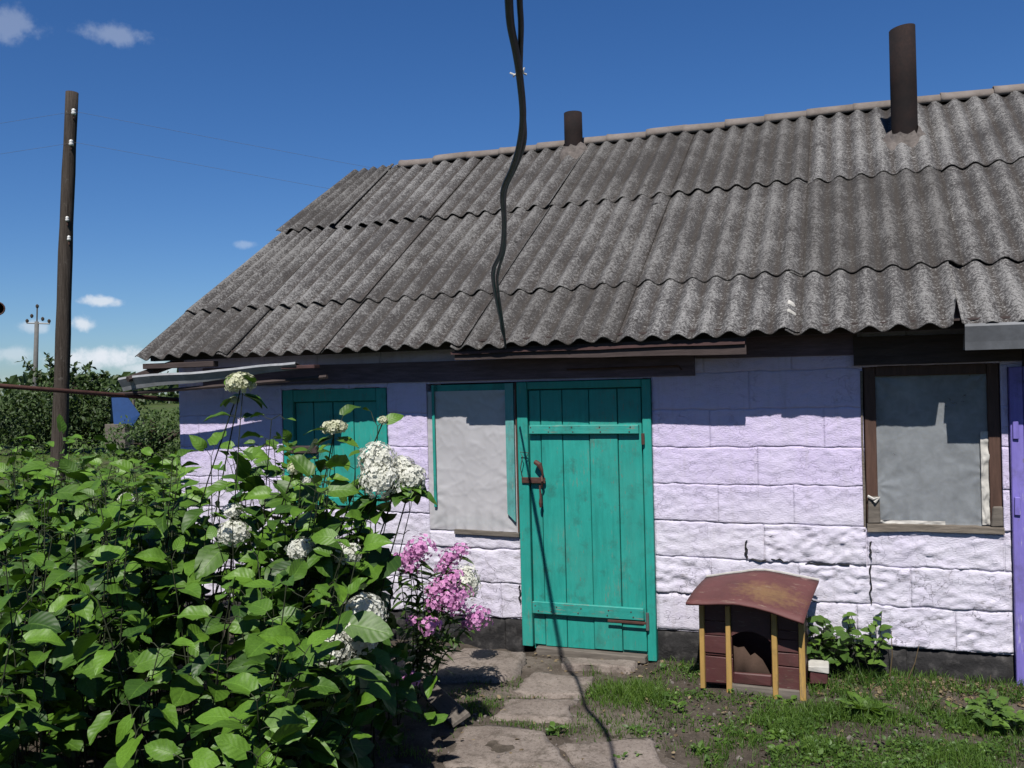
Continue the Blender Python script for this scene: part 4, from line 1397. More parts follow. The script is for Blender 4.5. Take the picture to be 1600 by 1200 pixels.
# ------------------------------------------------------------------ leaves
def leaf_verts(nt, nu, seed, asp=0.72, fold=0.16, droop=0.22, serr=0.035, cord=0.06, tip=0.8, wave=0.015):
    r = np.random.default_rng(seed)
    t = np.linspace(0, 1, nt)
    u = np.linspace(-1, 1, nu)
    w = asp * 0.5 * (np.clip(t + 0.02, 0, 1) ** 0.42) * (np.clip(1 - t, 0, 1) ** tip) * 1.86
    w[-1] = 0.004
    T_, U_ = np.meshgrid(t, u, indexing='ij')
    Wd = w[:, None] * np.ones_like(U_)
    s = 1 + serr * np.where(np.arange(nt) % 2 == 0, 1, -1)[:, None] * (np.abs(U_) > 0.99)
    x = U_ * Wd * s + 0.03 * np.sin(T_ * 3 + r.uniform(0, 6))
    y = T_ - cord * np.abs(U_) * np.exp(-T_ * 9) * 2 + 0.05 * np.abs(U_) * T_ * (1 - T_)
    z = fold * np.abs(U_) * Wd * 1.5 - droop * T_ ** 2 + wave * np.sin(T_ * 11 + r.uniform(0, 6)) * np.abs(U_) + 0.02 * np.sin(U_ * 2 + r.uniform(0, 6)) * T_
    V = np.stack([x, y, z], -1).reshape(-1, 3)
    ii = np.arange(nt * nu).reshape(nt, nu)
    F = np.stack([ii[:-1, :-1], ii[:-1, 1:], ii[1:, 1:], ii[1:, :-1]], -1).reshape(-1, 4)
    uv = np.stack([(U_ * 0.5 + 0.5), T_], -1).reshape(-1, 2)
    return V, F, uv


def frame_from(d, n):
    d = d / np.linalg.norm(d)
    n = n - d * (n @ d)
    n = n / (np.linalg.norm(n) + 1e-9)
    x = np.cross(d, n)
    return np.stack([x, d, n], 1)


class Leaves:
    """collects (variant, matrix, tint) and joins them"""
    def __init__(self, variants):
        self.var = variants
        self.items = []

    def add(self, p, d, n, size, tint):
        self.items.append((int(RG.integers(len(self.var))), np.asarray(p, float), frame_from(np.asarray(d, float), np.asarray(n, float)), size, float(np.clip(tint, 0, 1))))

    def joined(self, items=None):
        VV, FF, UU, TT = [], [], [], []
        b = 0
        for k, p, R, s, t in (self.items if items is None else items):
            V, F, uv = self.var[k]
            VV.append(V * s @ R.T + p)
            FF.append(F + b)
            UU.append(uv)
            TT.append(np.full(len(V), t))
            b += len(V)
        return np.concatenate(VV), np.concatenate(FF), np.concatenate(UU), np.concatenate(TT)


# ------------------------------------------------------------------ hydrangea
hyd = thing('hydrangea_bush', (-2.9, -2.2, 0), 'big leafy green hydrangea bush with round white flower heads filling the left foreground', 'bush')
FOLD = [0.10, 0.24, 0.15, 0.34, 0.08, 0.20, 0.28, 0.05, 0.38, 0.16]
DROOP = [0.15, 0.34, 0.22, 0.45, 0.05, 0.30, 0.10, 0.40, 0.25, 0.52]
LASP = [0.86, 0.78, 0.92, 0.84, 0.74, 0.95, 0.80, 0.88, 0.70, 0.82]
LWAV = [0.015, 0.03, 0.02, 0.045, 0.03, 0.015, 0.05, 0.02, 0.035, 0.04]
HV = [leaf_verts(11, 5, 100 + i, asp=LASP[i], fold=FOLD[i], droop=DROOP[i], wave=LWAV[i]) for i in range(10)]
HVL = [leaf_verts(8, 5, 100 + i, asp=LASP[i], fold=FOLD[i], droop=DROOP[i], wave=LWAV[i], serr=0.0) for i in range(10)]
HL = Leaves(HVL)
stems = MB()
poly = [(-6.0, -0.95), (-2.75, -1.0), (-2.40, -1.60), (-2.12, -2.25), (-1.80, -2.9), (-1.60, -3.5), (-3.2, -3.75), (-6.0, -3.0)]


def in_poly(x, y, P):
    c = False
    j = len(P) - 1
    for i in range(len(P)):
        if (P[i][1] > y) != (P[j][1] > y) and x < (P[j][0] - P[i][0]) * (y - P[i][1]) / (P[j][1] - P[i][1]) + P[i][0]:
            c = not c
        j = i
    return c


def hyd_height(x, y):
    h = 1.40 - 0.30 * max(0, (-2.35 - y)) / 1.1 - 0.12 * max(0, (y + 1.7)) / 0.7
    h += 0.30 * (float(vfbm(x * 1.7, y * 1.7, 5, 3)) - 0.5) * 2
    h -= 0.13 * math.exp(-((x / (y + 5.7) + 0.80) / 0.09) ** 2)
    # lower towards the path edge
    edge = x - (-2.38 + (-1.75 - y) * 0.455)
    if edge > -0.35: h -= 0.32 * (edge + 0.35) / 0.35
    return h


def grow_stem(bx, by, tx, ty, h, npair, size0, lean=0.0, spread=1.0, bare=0.25, tint0=0.45):
    """one cane with opposite leaf pairs"""
    base = np.array([bx, by, 0.0]); topp = np.array([tx, ty, h])
    ctrl = np.array([bx * 0.7 + tx * 0.3, by * 0.7 + ty * 0.3, h * 0.55])
    P = [tuple((1 - t) ** 2 * base + 2 * t * (1 - t) * ctrl + t * t * topp) for t in np.linspace(0, 1, 8)]
    stems.tube(P, [0.0048 - 0.0028 * i / 7 for i in range(8)], 5, cap=False)
    a0 = RG.uniform(0, 2 * PI)
    ts = 1 - (1 - bare) * (np.linspace(0, 1, npair) ** 0.95)
    for k, t in enumerate(ts):
        p = (1 - t) ** 2 * base + 2 * t * (1 - t) * ctrl + t * t * topp
        for sgn in (0, PI):
            a = a0 + (k % 2) * PI / 2 + sgn + RG.normal(0, 0.35)
            young = 1 - min(1, k / 2.0)
            tilt = RG.normal(-0.10, 0.28) + 0.55 * young
            d = np.array([math.cos(a) * math.cos(tilt), math.sin(a) * math.cos(tilt), math.sin(tilt)])
            # leaves turn their faces towards the light, from the south and above
            nrm = np.array([RG.normal(0.04, 0.50), RG.normal(-0.22, 0.50), 1.0])
            pet = RG.uniform(0.03, 0.075) * spread
            q = p + d * pet + np.array([0, 0, RG.normal(0.0, 0.012)])
            s = 1.12 * size0 * (0.55 + 0.45 * min(1, (k + 0.7) / 2.6)) * RG.uniform(0.6, 1.28)
            HL.add(q, d + np.array([0, 0, -0.12]), nrm, s, tint0 + 0.35 * young + RG.normal(0, 0.28))
            if k < 5:
                stems.tube([p, p + d * pet * 0.6 + np.array([0, 0, 0.004]), q], 0.0017, 4, cap=False)


cnt = 0
while cnt < 330:
    x, y = RG.uniform(-6.0, -1.4), RG.uniform(-3.75, -0.95)
    if not in_poly(x, y, poly): continue
    if vfbm(x * 2.6 + 9, y * 2.6, 21, 2) < 0.47: continue
    h = hyd_height(x, y) * RG.uniform(0.80, 1.05)
    if h < 0.4: continue
    grow_stem(x + RG.normal(0, 0.08), y + RG.normal(0, 0.08), x + RG.normal(0, 0.10), y - 0.05 + RG.normal(0, 0.1), h, int(RG.integers(6, 9)), RG.choice([0.085, 0.10, 0.115, 0.13]), bare=0.40)
    cnt += 1
# low filler shoots added for dark gaps, leaf tint lowered as painted shade
k_ = 0
while k_ < 150:
    x, y = RG.uniform(-6.0, -1.5), RG.uniform(-3.75, -0.95)
    if not in_poly(x, y, poly): continue
    grow_stem(x, y, x + RG.normal(0, 0.12), y + RG.normal(0, 0.12), RG.uniform(0.25, 0.72), 4, RG.uniform(0.09, 0.13), bare=0.3, tint0=0.3)
    k_ += 1
# low skirt along the path edge and the front
for i in range(95):
    f = RG.uniform(0, 1)
    ex = np.interp(f, [0, 0.35, 0.7, 1], [-2.36, -2.0, -1.62, -1.50])
    ey = np.interp(f, [0, 0.35, 0.7, 1], [-1.75, -2.25, -2.95, -3.5])
    grow_stem(ex - 0.34 + RG.normal(0, 0.05), ey, ex + RG.normal(-0.17, 0.08), ey + RG.normal(0, 0.08), RG.uniform(0.40, 1.15), 6, RG.uniform(0.09, 0.13), bare=0.35)
# tall canes standing above the rest: tip, height
TALL = [((-2.53, -2.38), 1.79, 0.125), ((-2.42, -2.33), 1.64, 0.105), ((-2.155, -2.24), 1.58, 0.105), ((-1.96, -2.20), 1.60, 0.105), ((-2.25, -2.35), 1.47, 0.15), ((-2.02, -2.30), 1.42, 0.14), ((-1.88, -2.22), 1.33, 0.14), ((-2.68, -2.42), 1.48, 0.13), ((-2.12, -2.45), 1.36, 0.15),
        ((-1.84, -2.15), 1.22, 0.135), ((-1.92, -2.35), 1.20, 0.14), ((-3.62, -2.35), 1.53, 0.13), ((-3.45, -2.2), 1.46, 0.12), ((-3.0, -2.3), 1.45, 0.12)]
for (tx, ty), h, s in TALL:
    grow_stem(tx - RG.uniform(0.12, 0.32), ty + RG.uniform(-0.1, 0.2), tx, ty, h, 9, s, bare=0.35, tint0=0.4)

# flower heads
def floret_dome(c, R, squash, nfl, psize, npet, aim, tint_lo=0.3, droopy=0.0, core=0.78):
    """many small florets on a dome"""
    VV, FF, TT = [], [], []
    b = 0
    aim = np.asarray(aim, float) / np.linalg.norm(aim)
    for i in range(nfl):
        z = 1 - (1.45 + droopy) * (i + 0.5) / nfl
        ph = i * 2.39996 + RG.normal(0, 0.15)
        r = math.sqrt(max(0, 1 - z * z))
        d = np.array([r * math.cos(ph), r * math.sin(ph), z])
        Rm = frame_from(aim, np.array([0.3, 0.2, 0.9]))
        dn = Rm @ np.array([d[0], d[2], d[1]])
        lump = 1 + 0.20 * fb(d[0] * 2.2 + c[0] * 9, d[1] * 2.2, d[2] * 2.2) + 0.10 * fb(d[0] * 6, d[1] * 6 + c[0] * 9, d[2] * 6) + RG.normal(0, 0.05)
        p = np.array(c) + dn * R * lump * np.array([1, 1, squash])
        n = dn + RG.normal(0, 0.20, 3)
        n /= np.linalg.norm(n)
        ref = np.array([0.3, 0.9, 0.1]) if abs(n[2]) > 0.8 else np.array([0, 0, 1.0])
        e1 = np.cross(n, ref); e1 /= np.linalg.norm(e1)
        e2 = np.cross(n, e1)
        a0 = RG.uniform(0, 2 * PI)
        s = psize * RG.uniform(0.65, 1.15)
        t = RG.uniform(tint_lo, 1.0)
        for k in range(npet):
            a = a0 + 2 * PI * k / npet
            da = PI / npet * 0.92
            dirs = [np.cos(a + o_) * e1 + np.sin(a + o_) * e2 for o_ in (-da, 0, da)]
            VV += [p - n * s * 0.12, p + dirs[0] * s * 0.72 + n * s * 0.10, p + dirs[1] * s * 1.0 + n * s * RG.uniform(-0.05, 0.2), p + dirs[2] * s * 0.72 + n * s * 0.10]
            FF.append((b, b + 1, b + 2, b + 3))
            TT += [t * 0.45, t, t, t]
            b += 4
    # the packed inner florets close the head
    Rm = frame_from(aim, np.array([0.3, 0.2, 0.9]))
    nu_, nv_ = 12, 8
    for j in range(nv_ + 1):
        for i in range(nu_):
            z = 1 - (1.3 + droopy) * j / nv_
            r = math.sqrt(max(0, 1 - z * z))
            a = 2 * PI * i / nu_
            dn = Rm @ np.array([r * math.cos(a), z, r * math.sin(a)])
            VV.append(np.array(c) + dn * R * core * (1 + 0.08 * fb(dn[0] * 5, dn[1] * 5, dn[2] * 5)) * np.array([1, 1, squash]))
            TT.append(0.6)
    for j in range(nv_):
        for i in range(nu_):
            FF.append((b + j * nu_ + i, b + j * nu_ + (i + 1) % nu_, b + (j + 1) * nu_ + (i + 1) % nu_, b + (j + 1) * nu_ + i))
    return np.array(VV), FF, np.array(TT)


HEADS = [((-2.54, -2.386, 1.805), 0.066, 0.75, 'cream_petal'), ((-2.585, -2.37, 1.73), 0.022, 0.9, 'cream_petal'), ((-2.157, -2.239, 1.60), 0.06, 0.5, 'cream_petal'),
         ((-1.925, -2.27, 1.455), 0.085, 1.0, 'white_petal'), ((-1.90, -2.30, 1.375), 0.09, 0.9, 'white_petal'), ((-1.80, -2.21, 1.375), 0.072, 0.9, 'white_petal'), ((-1.85, -2.20, 1.42), 0.06, 0.9, 'white_petal'),
         ((-2.20, -0.75, 0.59), 0.092, 1.2, 'white_petal'), ((-1.87, -2.50, 0.86), 0.088, 0.95, 'white_petal'), ((-1.89, -2.72, 0.775), 0.082, 0.9, 'white_petal'), ((-1.83, -2.62, 0.80), 0.080, 0.95, 'white_petal'),
         ((-2.20, -2.45, 1.095), 0.062, 0.8, 'white_petal'), ((-2.56, -2.43, 1.145), 0.072, 0.85, 'white_petal'), ((-2.60, -2.38, 1.235), 0.05, 0.8, 'white_petal'), ((-3.16, -2.43, 1.285), 0.036, 0.8, 'white_petal'), ((-3.21, -2.45, 1.235), 0.03, 0.8, 'white_petal'),
         ((-2.02, -2.38, 1.07), 0.060, 0.8, 'white_petal'), ((-2.08, -2.40, 1.13), 0.035, 0.8, 'white_petal'), ((-2.33, -2.30, 1.42), 0.032, 0.9, 'cream_petal'), ((-1.94, -2.19, 1.625), 0.022, 0.9, 'cream_petal'), ((-2.30, -2.25, 1.36), 0.02, 0.9, 'white_petal')]
for c, R, sq, mt in HEADS:
    R *= 0.9
    nfl = int(190 * (R / 0.07) ** 2) + 20
    V, F, T_ = floret_dome(c, R, sq, nfl, 0.0125 if R > 0.05 else 0.008, 4, (0.1, -0.35, 1.0), droopy=0.25)
    mk('flower_head', V, F, M[mt], hyd, attrs={'tint': T_})
    b = np.array([c[0] - RG.uniform(0.22, 0.4), c[1] + RG.uniform(-0.05, 0.10), max(0.0, c[2] - 0.8)])
    stems.tube([b, (b + np.array(c)) / 2 + np.array([0.0, 0.02, 0.05]), np.array(c) - np.array([0, 0, R * 0.4])], 0.0032, 5, cap=False)
    if R > 0.03:
        for k in range(4):
            a = RG.uniform(0, 2 * PI)
            d = np.array([math.cos(a), math.sin(a), -0.25])
            HL.add(np.array(c) + d * R * 0.4 - np.array([0, 0, R * 0.9]), d, np.array([0, -0.3, 1.0]), RG.uniform(0.08, 0.13), 0.5 + RG.normal(0, 0.2))
stems.make('stem', M['stem'], hyd, True)

# the leaves that show largest become parts of their own, the rest one mass
Fv, Rv, Uv = np.array(fwd), np.array(r2), np.array(u2)
cv = np.array(CAM)
# keep sight lines to the path and the phlox free: no leaf past the trimmed edge of the bed
keep = []
for it in HL.items:
    p = it[1]
    lim = -2.06 + (-1.75 - p[1]) * 0.46 + (0.10 if p[2] > 0.9 else 0.0)
    if p[0] > lim + 0.20 and p[2] < 1.9: continue
    m_ = p + it[2][:, 1] * it[3] * 0.6
    if 0.50 < m_[2] < 1.20 and m_[0] > -2.15 + (-1.75 - m_[1]) * 0.50: continue
    keep.append(it)
HL.items = keep
grid = {}
score = []
for i, it in enumerate(HL.items):
    q = it[1] + it[2][:, 1] * it[3] * 0.5 - cv
    d = q @ Fv
    if d < 0.3:
        continue
    px, py = q @ Rv / d, q @ Uv / d
    if abs(px) > 0.56 or abs(py) > 0.42: continue
    face = abs(it[2][:, 2] @ (q / np.linalg.norm(q)))
    grid.setdefault((int(px * 40), int(py * 40)), []).append((d, i))
    score.append((it[3] ** 2 * (0.25 + face) / d ** 2, i))
front = set()
for cell in grid.values():
    cell.sort()
    front.update(i for d, i in cell[:3])
score = sorted((s for s in score if s[1] in front), reverse=True)
big = [i for s, i in score[:285]]
bigset = set(big)
lmesh = {}
for i in big:
    k, p, R, s, t = HL.items[i]
    key = (k, int(round(t * 5)))
    if key not in lmesh:
        V, Fq, uv = HV[k]
        o = mk('leaf', V, Fq, M['leaf'], None, True, loc=(0, 0, 0), attrs={'tint': np.full(len(V), key[1] / 5)}, uv=uv)
        lmesh[key] = o.data
    else:
        o = bpy.data.objects.new('leaf', lmesh[key])
        COL.objects.link(o)
    o.parent = hyd
    mw = Matrix(((R[0, 0] * s, R[0, 1] * s, R[0, 2] * s, p[0] - hyd.location.x), (R[1, 0] * s, R[1, 1] * s, R[1, 2] * s, p[1] - hyd.location.y), (R[2, 0] * s, R[2, 1] * s, R[2, 2] * s, p[2]), (0, 0, 0, 1)))
    o.matrix_local = mw
V, Fq, uv, T_ = HL.joined([it for i, it in enumerate(HL.items) if i not in bigset])
mk('foliage', V, Fq, M['leaf'], hyd, True, attrs={'tint': T_}, uv=uv, kind='stuff')

# ------------------------------------------------------------------ phlox
LV = [leaf_verts(6, 3, 300 + i, asp=0.26, fold=0.2, droop=0.25 + 0.1 * i, serr=0, cord=0, tip=0.7) for i in range(3)]


def phlox(name, loc, heads, label, leafsize=0.085):
    root = thing(name, loc, label, 'flowers', 'pink phlox in front of the shed')
    st = MB()
    lv = Leaves(LV)
    for (c, R, n) in heads:
        c = np.array(CAM) + (np.array(c) - np.array(CAM)) * 1.14
        R *= 1.3
        n = int(n * 1.2)
        b = np.array([loc[0] + RG.normal(0, 0.06), loc[1] + RG.normal(0, 0.06), 0.0])
        mid = np.array([b[0] * 0.6 + c[0] * 0.4, b[1] * 0.6 + c[1] * 0.4, c[2] * 0.6])
        P = [(1 - t) ** 2 * b + 2 * t * (1 - t) * mid + t * t * c for t in np.linspace(0, 1, 8)]
        st.tube(P, 0.0028, 5, cap=False)
        for k, t in enumerate(np.linspace(0.25, 0.95, 11)):
            p = (1 - t) ** 2 * b + 2 * t * (1 - t) * mid + t * t * c
            for sg_ in (0, PI):
                a = k * 1.57 + sg_ + RG.normal(0, 0.3)
                tl = RG.normal(0.1, 0.3)
                d = np.array([math.cos(a) * math.cos(tl), math.sin(a) * math.cos(tl), math.sin(tl)])
                lv.add(p, d, np.array([0, -0.2, 1]) + RG.normal(0, 0.3, 3), leafsize * RG.uniform(0.7, 1.3), 0.4 + RG.normal(0, 0.25))
        V, F, T_ = floret_dome(c, R, 0.85, int(n * 1.25), 0.0155, 5, (0.0, -0.5, 1.0), 0.25, core=0.55)
        mk('flower_head', V, F, M['pink_petal'], root, attrs={'tint': T_})
    st.make('stem', M['stem'], root, True)
    V, Fq, uv, T_ = lv.joined()
    mk('foliage', V, Fq, M['leaf_fine'], root, True, attrs={'tint': T_}, uv=uv, kind='stuff')


phlox('phlox', (-2.38, -1.08, 0), [((-2.02, -1.93, 0.95), 0.042, 16), ((-1.985, -1.90, 0.965), 0.04, 14), ((-1.93, -1.88, 1.005), 0.062, 40), ((-1.79, -1.80, 0.86), 0.040, 18), ((-1.885, -1.82, 0.80), 0.042, 18), ((-1.80, -1.78, 0.72), 0.05, 24), ((-1.97, -1.90, 0.92), 0.036, 14), ((-1.76, -1.79, 0.99), 0.036, 16), ((-1.955, -1.86, 0.975), 0.045, 20), ((-1.81, -1.80, 0.955), 0.048, 26), ((-1.85, -1.80, 0.905), 0.036, 14),
                                     ((-1.845, -1.80, 0.825), 0.05, 26), ((-1.83, -1.80, 0.76), 0.068, 44), ((-1.895, -1.82, 0.735), 0.042, 18), ((-1.775, -1.76, 0.775), 0.045, 20), ((-1.745, -1.66, 0.635), 0.062, 46), ((-1.80, -1.68, 0.61), 0.022, 6), ((-1.875, -1.90, 0.65), 0.045, 22), ((-1.955, -1.92, 0.675), 0.026, 8)],
      'tall phlox with pink flower clusters between the hydrangea and the pale wall')
phlox('phlox', (-2.30, -1.50, 0), [((-1.912, -2.03, 0.435), 0.036, 16), ((-1.945, -2.02, 0.425), 0.02, 5)], 'short phlox with one lilac cluster low down beside the path')

# low leafy filler at the foot of the flowers
lv = Leaves(HVL)
fe = thing('seedling_plant', (-2.08, -1.85, 0), 'bright green broad leaved plant at the foot of the phlox beside the path', 'plant')
for i in range(34):
    a = RG.uniform(0, 2 * PI)
    z = RG.uniform(0.12, 0.55)
    p = np.array([-2.06 + RG.normal(0, 0.09), -1.90 + RG.normal(0, 0.09), z])
    tl = RG.normal(0.1, 0.4)
    lv.add(p, np.array([math.cos(a) * math.cos(tl), math.sin(a) * math.cos(tl), math.sin(tl)]), np.array([RG.normal(0, 0.3), -0.5, 1.0]), RG.uniform(0.07, 0.12), 0.75 + RG.normal(0, 0.2))
V, Fq, uv, T_ = lv.joined()
mk('foliage', V, Fq, M['leaf'], fe, True, attrs={'tint': T_}, uv=uv)
MB().tube([(-2.08, -1.86, 0), (-2.07, -1.88, 0.3), (-2.06, -1.90, 0.52)], 0.004, 5).make('stem', M['stem'], fe)

# ------------------------------------------------------------------ weeds by the wall and in the grass
def weed(name, loc, n, h, spread, size, mat, label, variants, cat='plant', tint=0.5, rosette=False, group=None):
    root = thing(name, loc, label, cat, group)
    lv = Leaves(variants)
    st = MB()
    for i in range(n):
        a = RG.uniform(0, 2 * PI)
        if rosette:
            p = np.array(loc) + np.array([math.cos(a), math.sin(a), 0]) * RG.uniform(0, 0.03)
            tl = RG.uniform(0.35, 1.1)
            d = np.array([math.cos(a) * math.cos(tl), math.sin(a) * math.cos(tl), math.sin(tl)])
            lv.add(p, d, np.array([-d[0] * 0.6, -d[1] * 0.6, 1.0]), size * RG.uniform(0.6, 1.2), tint + RG.normal(0, 0.2))
        else:
            b = np.array(loc) + np.array([RG.normal(0, spread * 0.3), RG.normal(0, spread * 0.3), 0])
            tp = b + np.array([RG.normal(0, spread * 0.45), RG.normal(0, spread * 0.45), h * RG.uniform(0.5, 1.0)])
            st.tube([b, (b + tp) / 2 + RG.normal(0, 0.012, 3), tp], 0.0022, 4, cap=False)
            for t in (0.4, 0.58, 0.75, 0.9, 1.0):
                a = RG.uniform(0, 2 * PI)
                tl = RG.normal(0.05, 0.3)
                d = np.array([math.cos(a) * math.cos(tl), math.sin(a) * math.cos(tl), math.sin(tl)])
                lv.add(b + (tp - b) * t, d, np.array([RG.normal(0, 0.3), -0.45, 1.0]), size * RG.uniform(0.6, 1.25), tint + RG.normal(0, 0.22))
    V, Fq, uv, T_ = lv.joined()
    mk('foliage', V, Fq, mat, root, True, attrs={'tint': T_}, uv=uv)
    if st.V: st.make('stem', M['stem'], root)


WV = [leaf_verts(6, 5, 500 + i, asp=0.85, fold=0.12, droop=0.25, serr=0.08, cord=0.1) for i in range(3)]
DV = [leaf_verts(8, 5, 520 + i, asp=0.5, fold=0.2, droop=0.45, serr=0.05, cord=0, wave=0.05) for i in range(3)]
weed('mallow_plant', (-0.17, -0.13, 0.03), 16, 0.34, 0.13, 0.07, M['weed_leaf'], 'bushy green round leaved weed growing between doghouse and wall', WV, tint=0.35)
weed('nettle_plant', (0.03, -0.12, 0.03), 11, 0.40, 0.11, 0.055, M['weed_leaf'], 'paler tall weed against the wall right of the doghouse', HVL, tint=0.7)
weed('dock_plant', (0.03, -0.63, 0.0), 24, 0, 0, 0.135, M['weed_leaf'], 'dock plant with long light green leaves in the grass right of the doghouse', DV, tint=0.85, rosette=True)
weed('clover_clump', (0.60, -0.62, 0.0), 30, 0.12, 0.19, 0.045, M['weed_leaf'], 'low broad leaved weed clump at the right edge of the grass', WV, tint=0.7)

# dry stalks
def stalk(b, t, label):
    tag(MB().tube([b, ((b[0] + t[0]) / 2 + 0.01, (b[1] + t[1]) / 2, (b[2] + t[2]) / 2), t], [0.0035, 0.003, 0.002], 5).make('dry_stalk', M['dry'], None), label, 'stalk', 'dry stalks by the plinth')


stalk((0.15, -0.10, 0.03), (0.165, -0.09, 0.30), 'upright dry stalk before the black plinth')
stalk((0.24, -0.12, 0.03), (0.31, -0.10, 0.24), 'slanting dry stalk with a seed head before the plinth')
stalk((0.60, -0.36, 0.02), (0.64, -0.34, 0.17), 'bent dry stalk at the right edge of the grass')

# ------------------------------------------------------------------ grass and ground cover
SLP = SL + [ST_]


def dens_fn(x, y):
    n = vfbm(x * 2.3, y * 2.3, 41, 4)
    n2 = vfbm(x * 6, y * 6, 47, 3)
    lawn = np.clip((x + 1.0 + (n - 0.5) * 0.9) / 0.25, 0, 1) * np.clip((-0.52 - y + (n - 0.5) * 0.35) / 0.12, 0, 1)
    bare = np.clip((n2 - 0.38) / 0.2, 0, 1)
    tuft = np.exp(-(((x + 1.22) / 0.26) ** 2 + ((y + 0.72) / 0.20) ** 2) ** 1.6)
    t2 = 0.55 * np.exp(-(((x + 1.93) / 0.12) ** 2 + ((y + 1.12) / 0.20) ** 2))
    t3 = 0.5 * np.exp(-(((x + 1.75) / 0.30) ** 2 + ((y + 0.95) / 0.045) ** 2))
    t4 = 0.6 * np.exp(-(((x + 1.58) / 0.30) ** 2 + ((y + 1.32) / 0.06) ** 2))
    t5 = 0.55 * np.exp(-(((x + 1.15) / 0.17) ** 2 + ((y + 1.18) / 0.18) ** 2))
    edge = 0.5 * np.clip((x + 1.25) / 0.2, 0, 1) * np.clip((y + 0.75) / 0.1, 0, 1) * np.clip((n2 - 0.40) / 0.12, 0, 1)
    scat = 0.22 * np.clip((n2 - 0.50) / 0.10, 0, 1) * (y < -0.35)
    return np.clip(np.maximum.reduce([lawn * (0.12 + 0.88 * bare), tuft, t2, t3, t4, t5, edge, scat]), 0, 1)


N = 230000
gx_ = RG.uniform(-2.4, 3.0, N); gy_ = RG.uniform(-2.6, 0.0, N)
dd = dens_fn(gx_, gy_)
ok = RG.uniform(0, 1, N) < dd * 0.80
for P in SLP:
    inside = np.zeros(N, bool)
    j = len(P) - 1
    for i in range(len(P)):
        cond = ((P[i][1] > gy_) != (P[j][1] > gy_)) & (gx_ < (P[j][0] - P[i][0]) * (gy_ - P[i][1]) / (P[j][1] - P[i][1] + 1e-12) + P[i][0])
        inside ^= cond
        j = i
    ok &= ~(inside & (RG.uniform(0, 1, N) > 0.03))
ok &= ~((gx_ > -0.87) & (gx_ < -0.28) & (gy_ > -0.49) & (gy_ < -0.08))
gx_, gy_, dd = gx_[ok], gy_[ok], dd[ok]
n = len(gx_)
tf = np.clip((vfbm(gx_ * 2.6, gy_ * 2.6, 63, 4) - 0.48) / 0.22, 0, 1)
tall = 0.014 + 0.018 * vfbm(gx_ * 3, gy_ * 3, 61, 3) + 0.034 * tf ** 1.5 + 0.06 * np.exp(-(((gx_ + 1.22) / 0.24) ** 2 + ((gy_ + 0.70) / 0.17) ** 2)) + 0.018 * (gy_ > -0.75) * (gx_ > -0.3)
hh = tall * RG.uniform(0.45, 1.5, n)
ang = RG.uniform(0, 2 * PI, n)
lean = np.abs(RG.normal(0.55, 0.35, n)) * hh
la = RG.uniform(0, 2 * PI, n)
wd = RG.uniform(0.0012, 0.0028, n)
bz0 = ground_z(gx_, gy_) + 0.004
base = np.stack([gx_, gy_, bz0], -1)
sdv = np.stack([np.cos(ang), np.sin(ang), np.zeros(n)], -1) * wd[:, None]
mid = base + np.stack([np.cos(la) * lean * 0.35, np.sin(la) * lean * 0.35, hh * 0.6], -1)
tip = base + np.stack([np.cos(la) * lean, np.sin(la) * lean, hh], -1)
V = np.stack([base - sdv, base + sdv, mid - sdv * 0.8, mid + sdv * 0.8, tip], 1).reshape(-1, 3)
i0 = np.arange(n) * 5
F3 = np.stack([i0 + 2, i0 + 3, i0 + 4], -1)
F4 = np.stack([i0, i0 + 1, i0 + 3, i0 + 2], -1)
dry = RG.uniform(0, 1, n)
tn = np.clip(0.30 + 0.45 * (vfbm(gx_ * 4, gy_ * 4, 71, 3) - 0.3) + RG.normal(0, 0.22, n) + 0.35 * np.exp(-(((gx_ + 1.22) / 0.24) ** 2 + ((gy_ + 0.72) / 0.18) ** 2)), 0, 1)
gr = mk('grass', V, F4.tolist() + F3.tolist(), M['grass'], None, loc=(-0.3, -1.0, 0), attrs={'tint': np.repeat(tn, 5)}, kind='stuff')

# small broad leaves among the blades
CV_ = [leaf_verts(4, 3, 700 + i, asp=0.75, fold=0.15, droop=0.2, serr=0, cord=0.0) for i in range(3)]
lv = Leaves(CV_)
N = 48000
cx_ = RG.uniform(-1.6, 2.6, N); cy_ = RG.uniform(-2.4, -0.1, N)
pd = dens_fn(cx_, cy_) * (vfbm(cx_ * 3.1, cy_ * 3.1, 88, 3) > 0.42) * (cx_ > -1.05)
ok = (RG.uniform(0, 1, N) < pd * 0.8) & ~((cx_ > -0.9) & (cx_ < -0.25) & (cy_ > -0.5))
for x, y in zip(cx_[ok], cy_[ok]):
    a = RG.uniform(0, 2 * PI)
    tl = RG.normal(0.35, 0.3)
    lv.add((x, y, float(ground_z(x, y)) + RG.uniform(0.004, 0.035)), (math.cos(a), math.sin(a), math.sin(tl)), (RG.normal(0, 0.3), RG.normal(-0.2, 0.3), 1), RG.uniform(0.010, 0.026), 0.45 + RG.normal(0, 0.25))
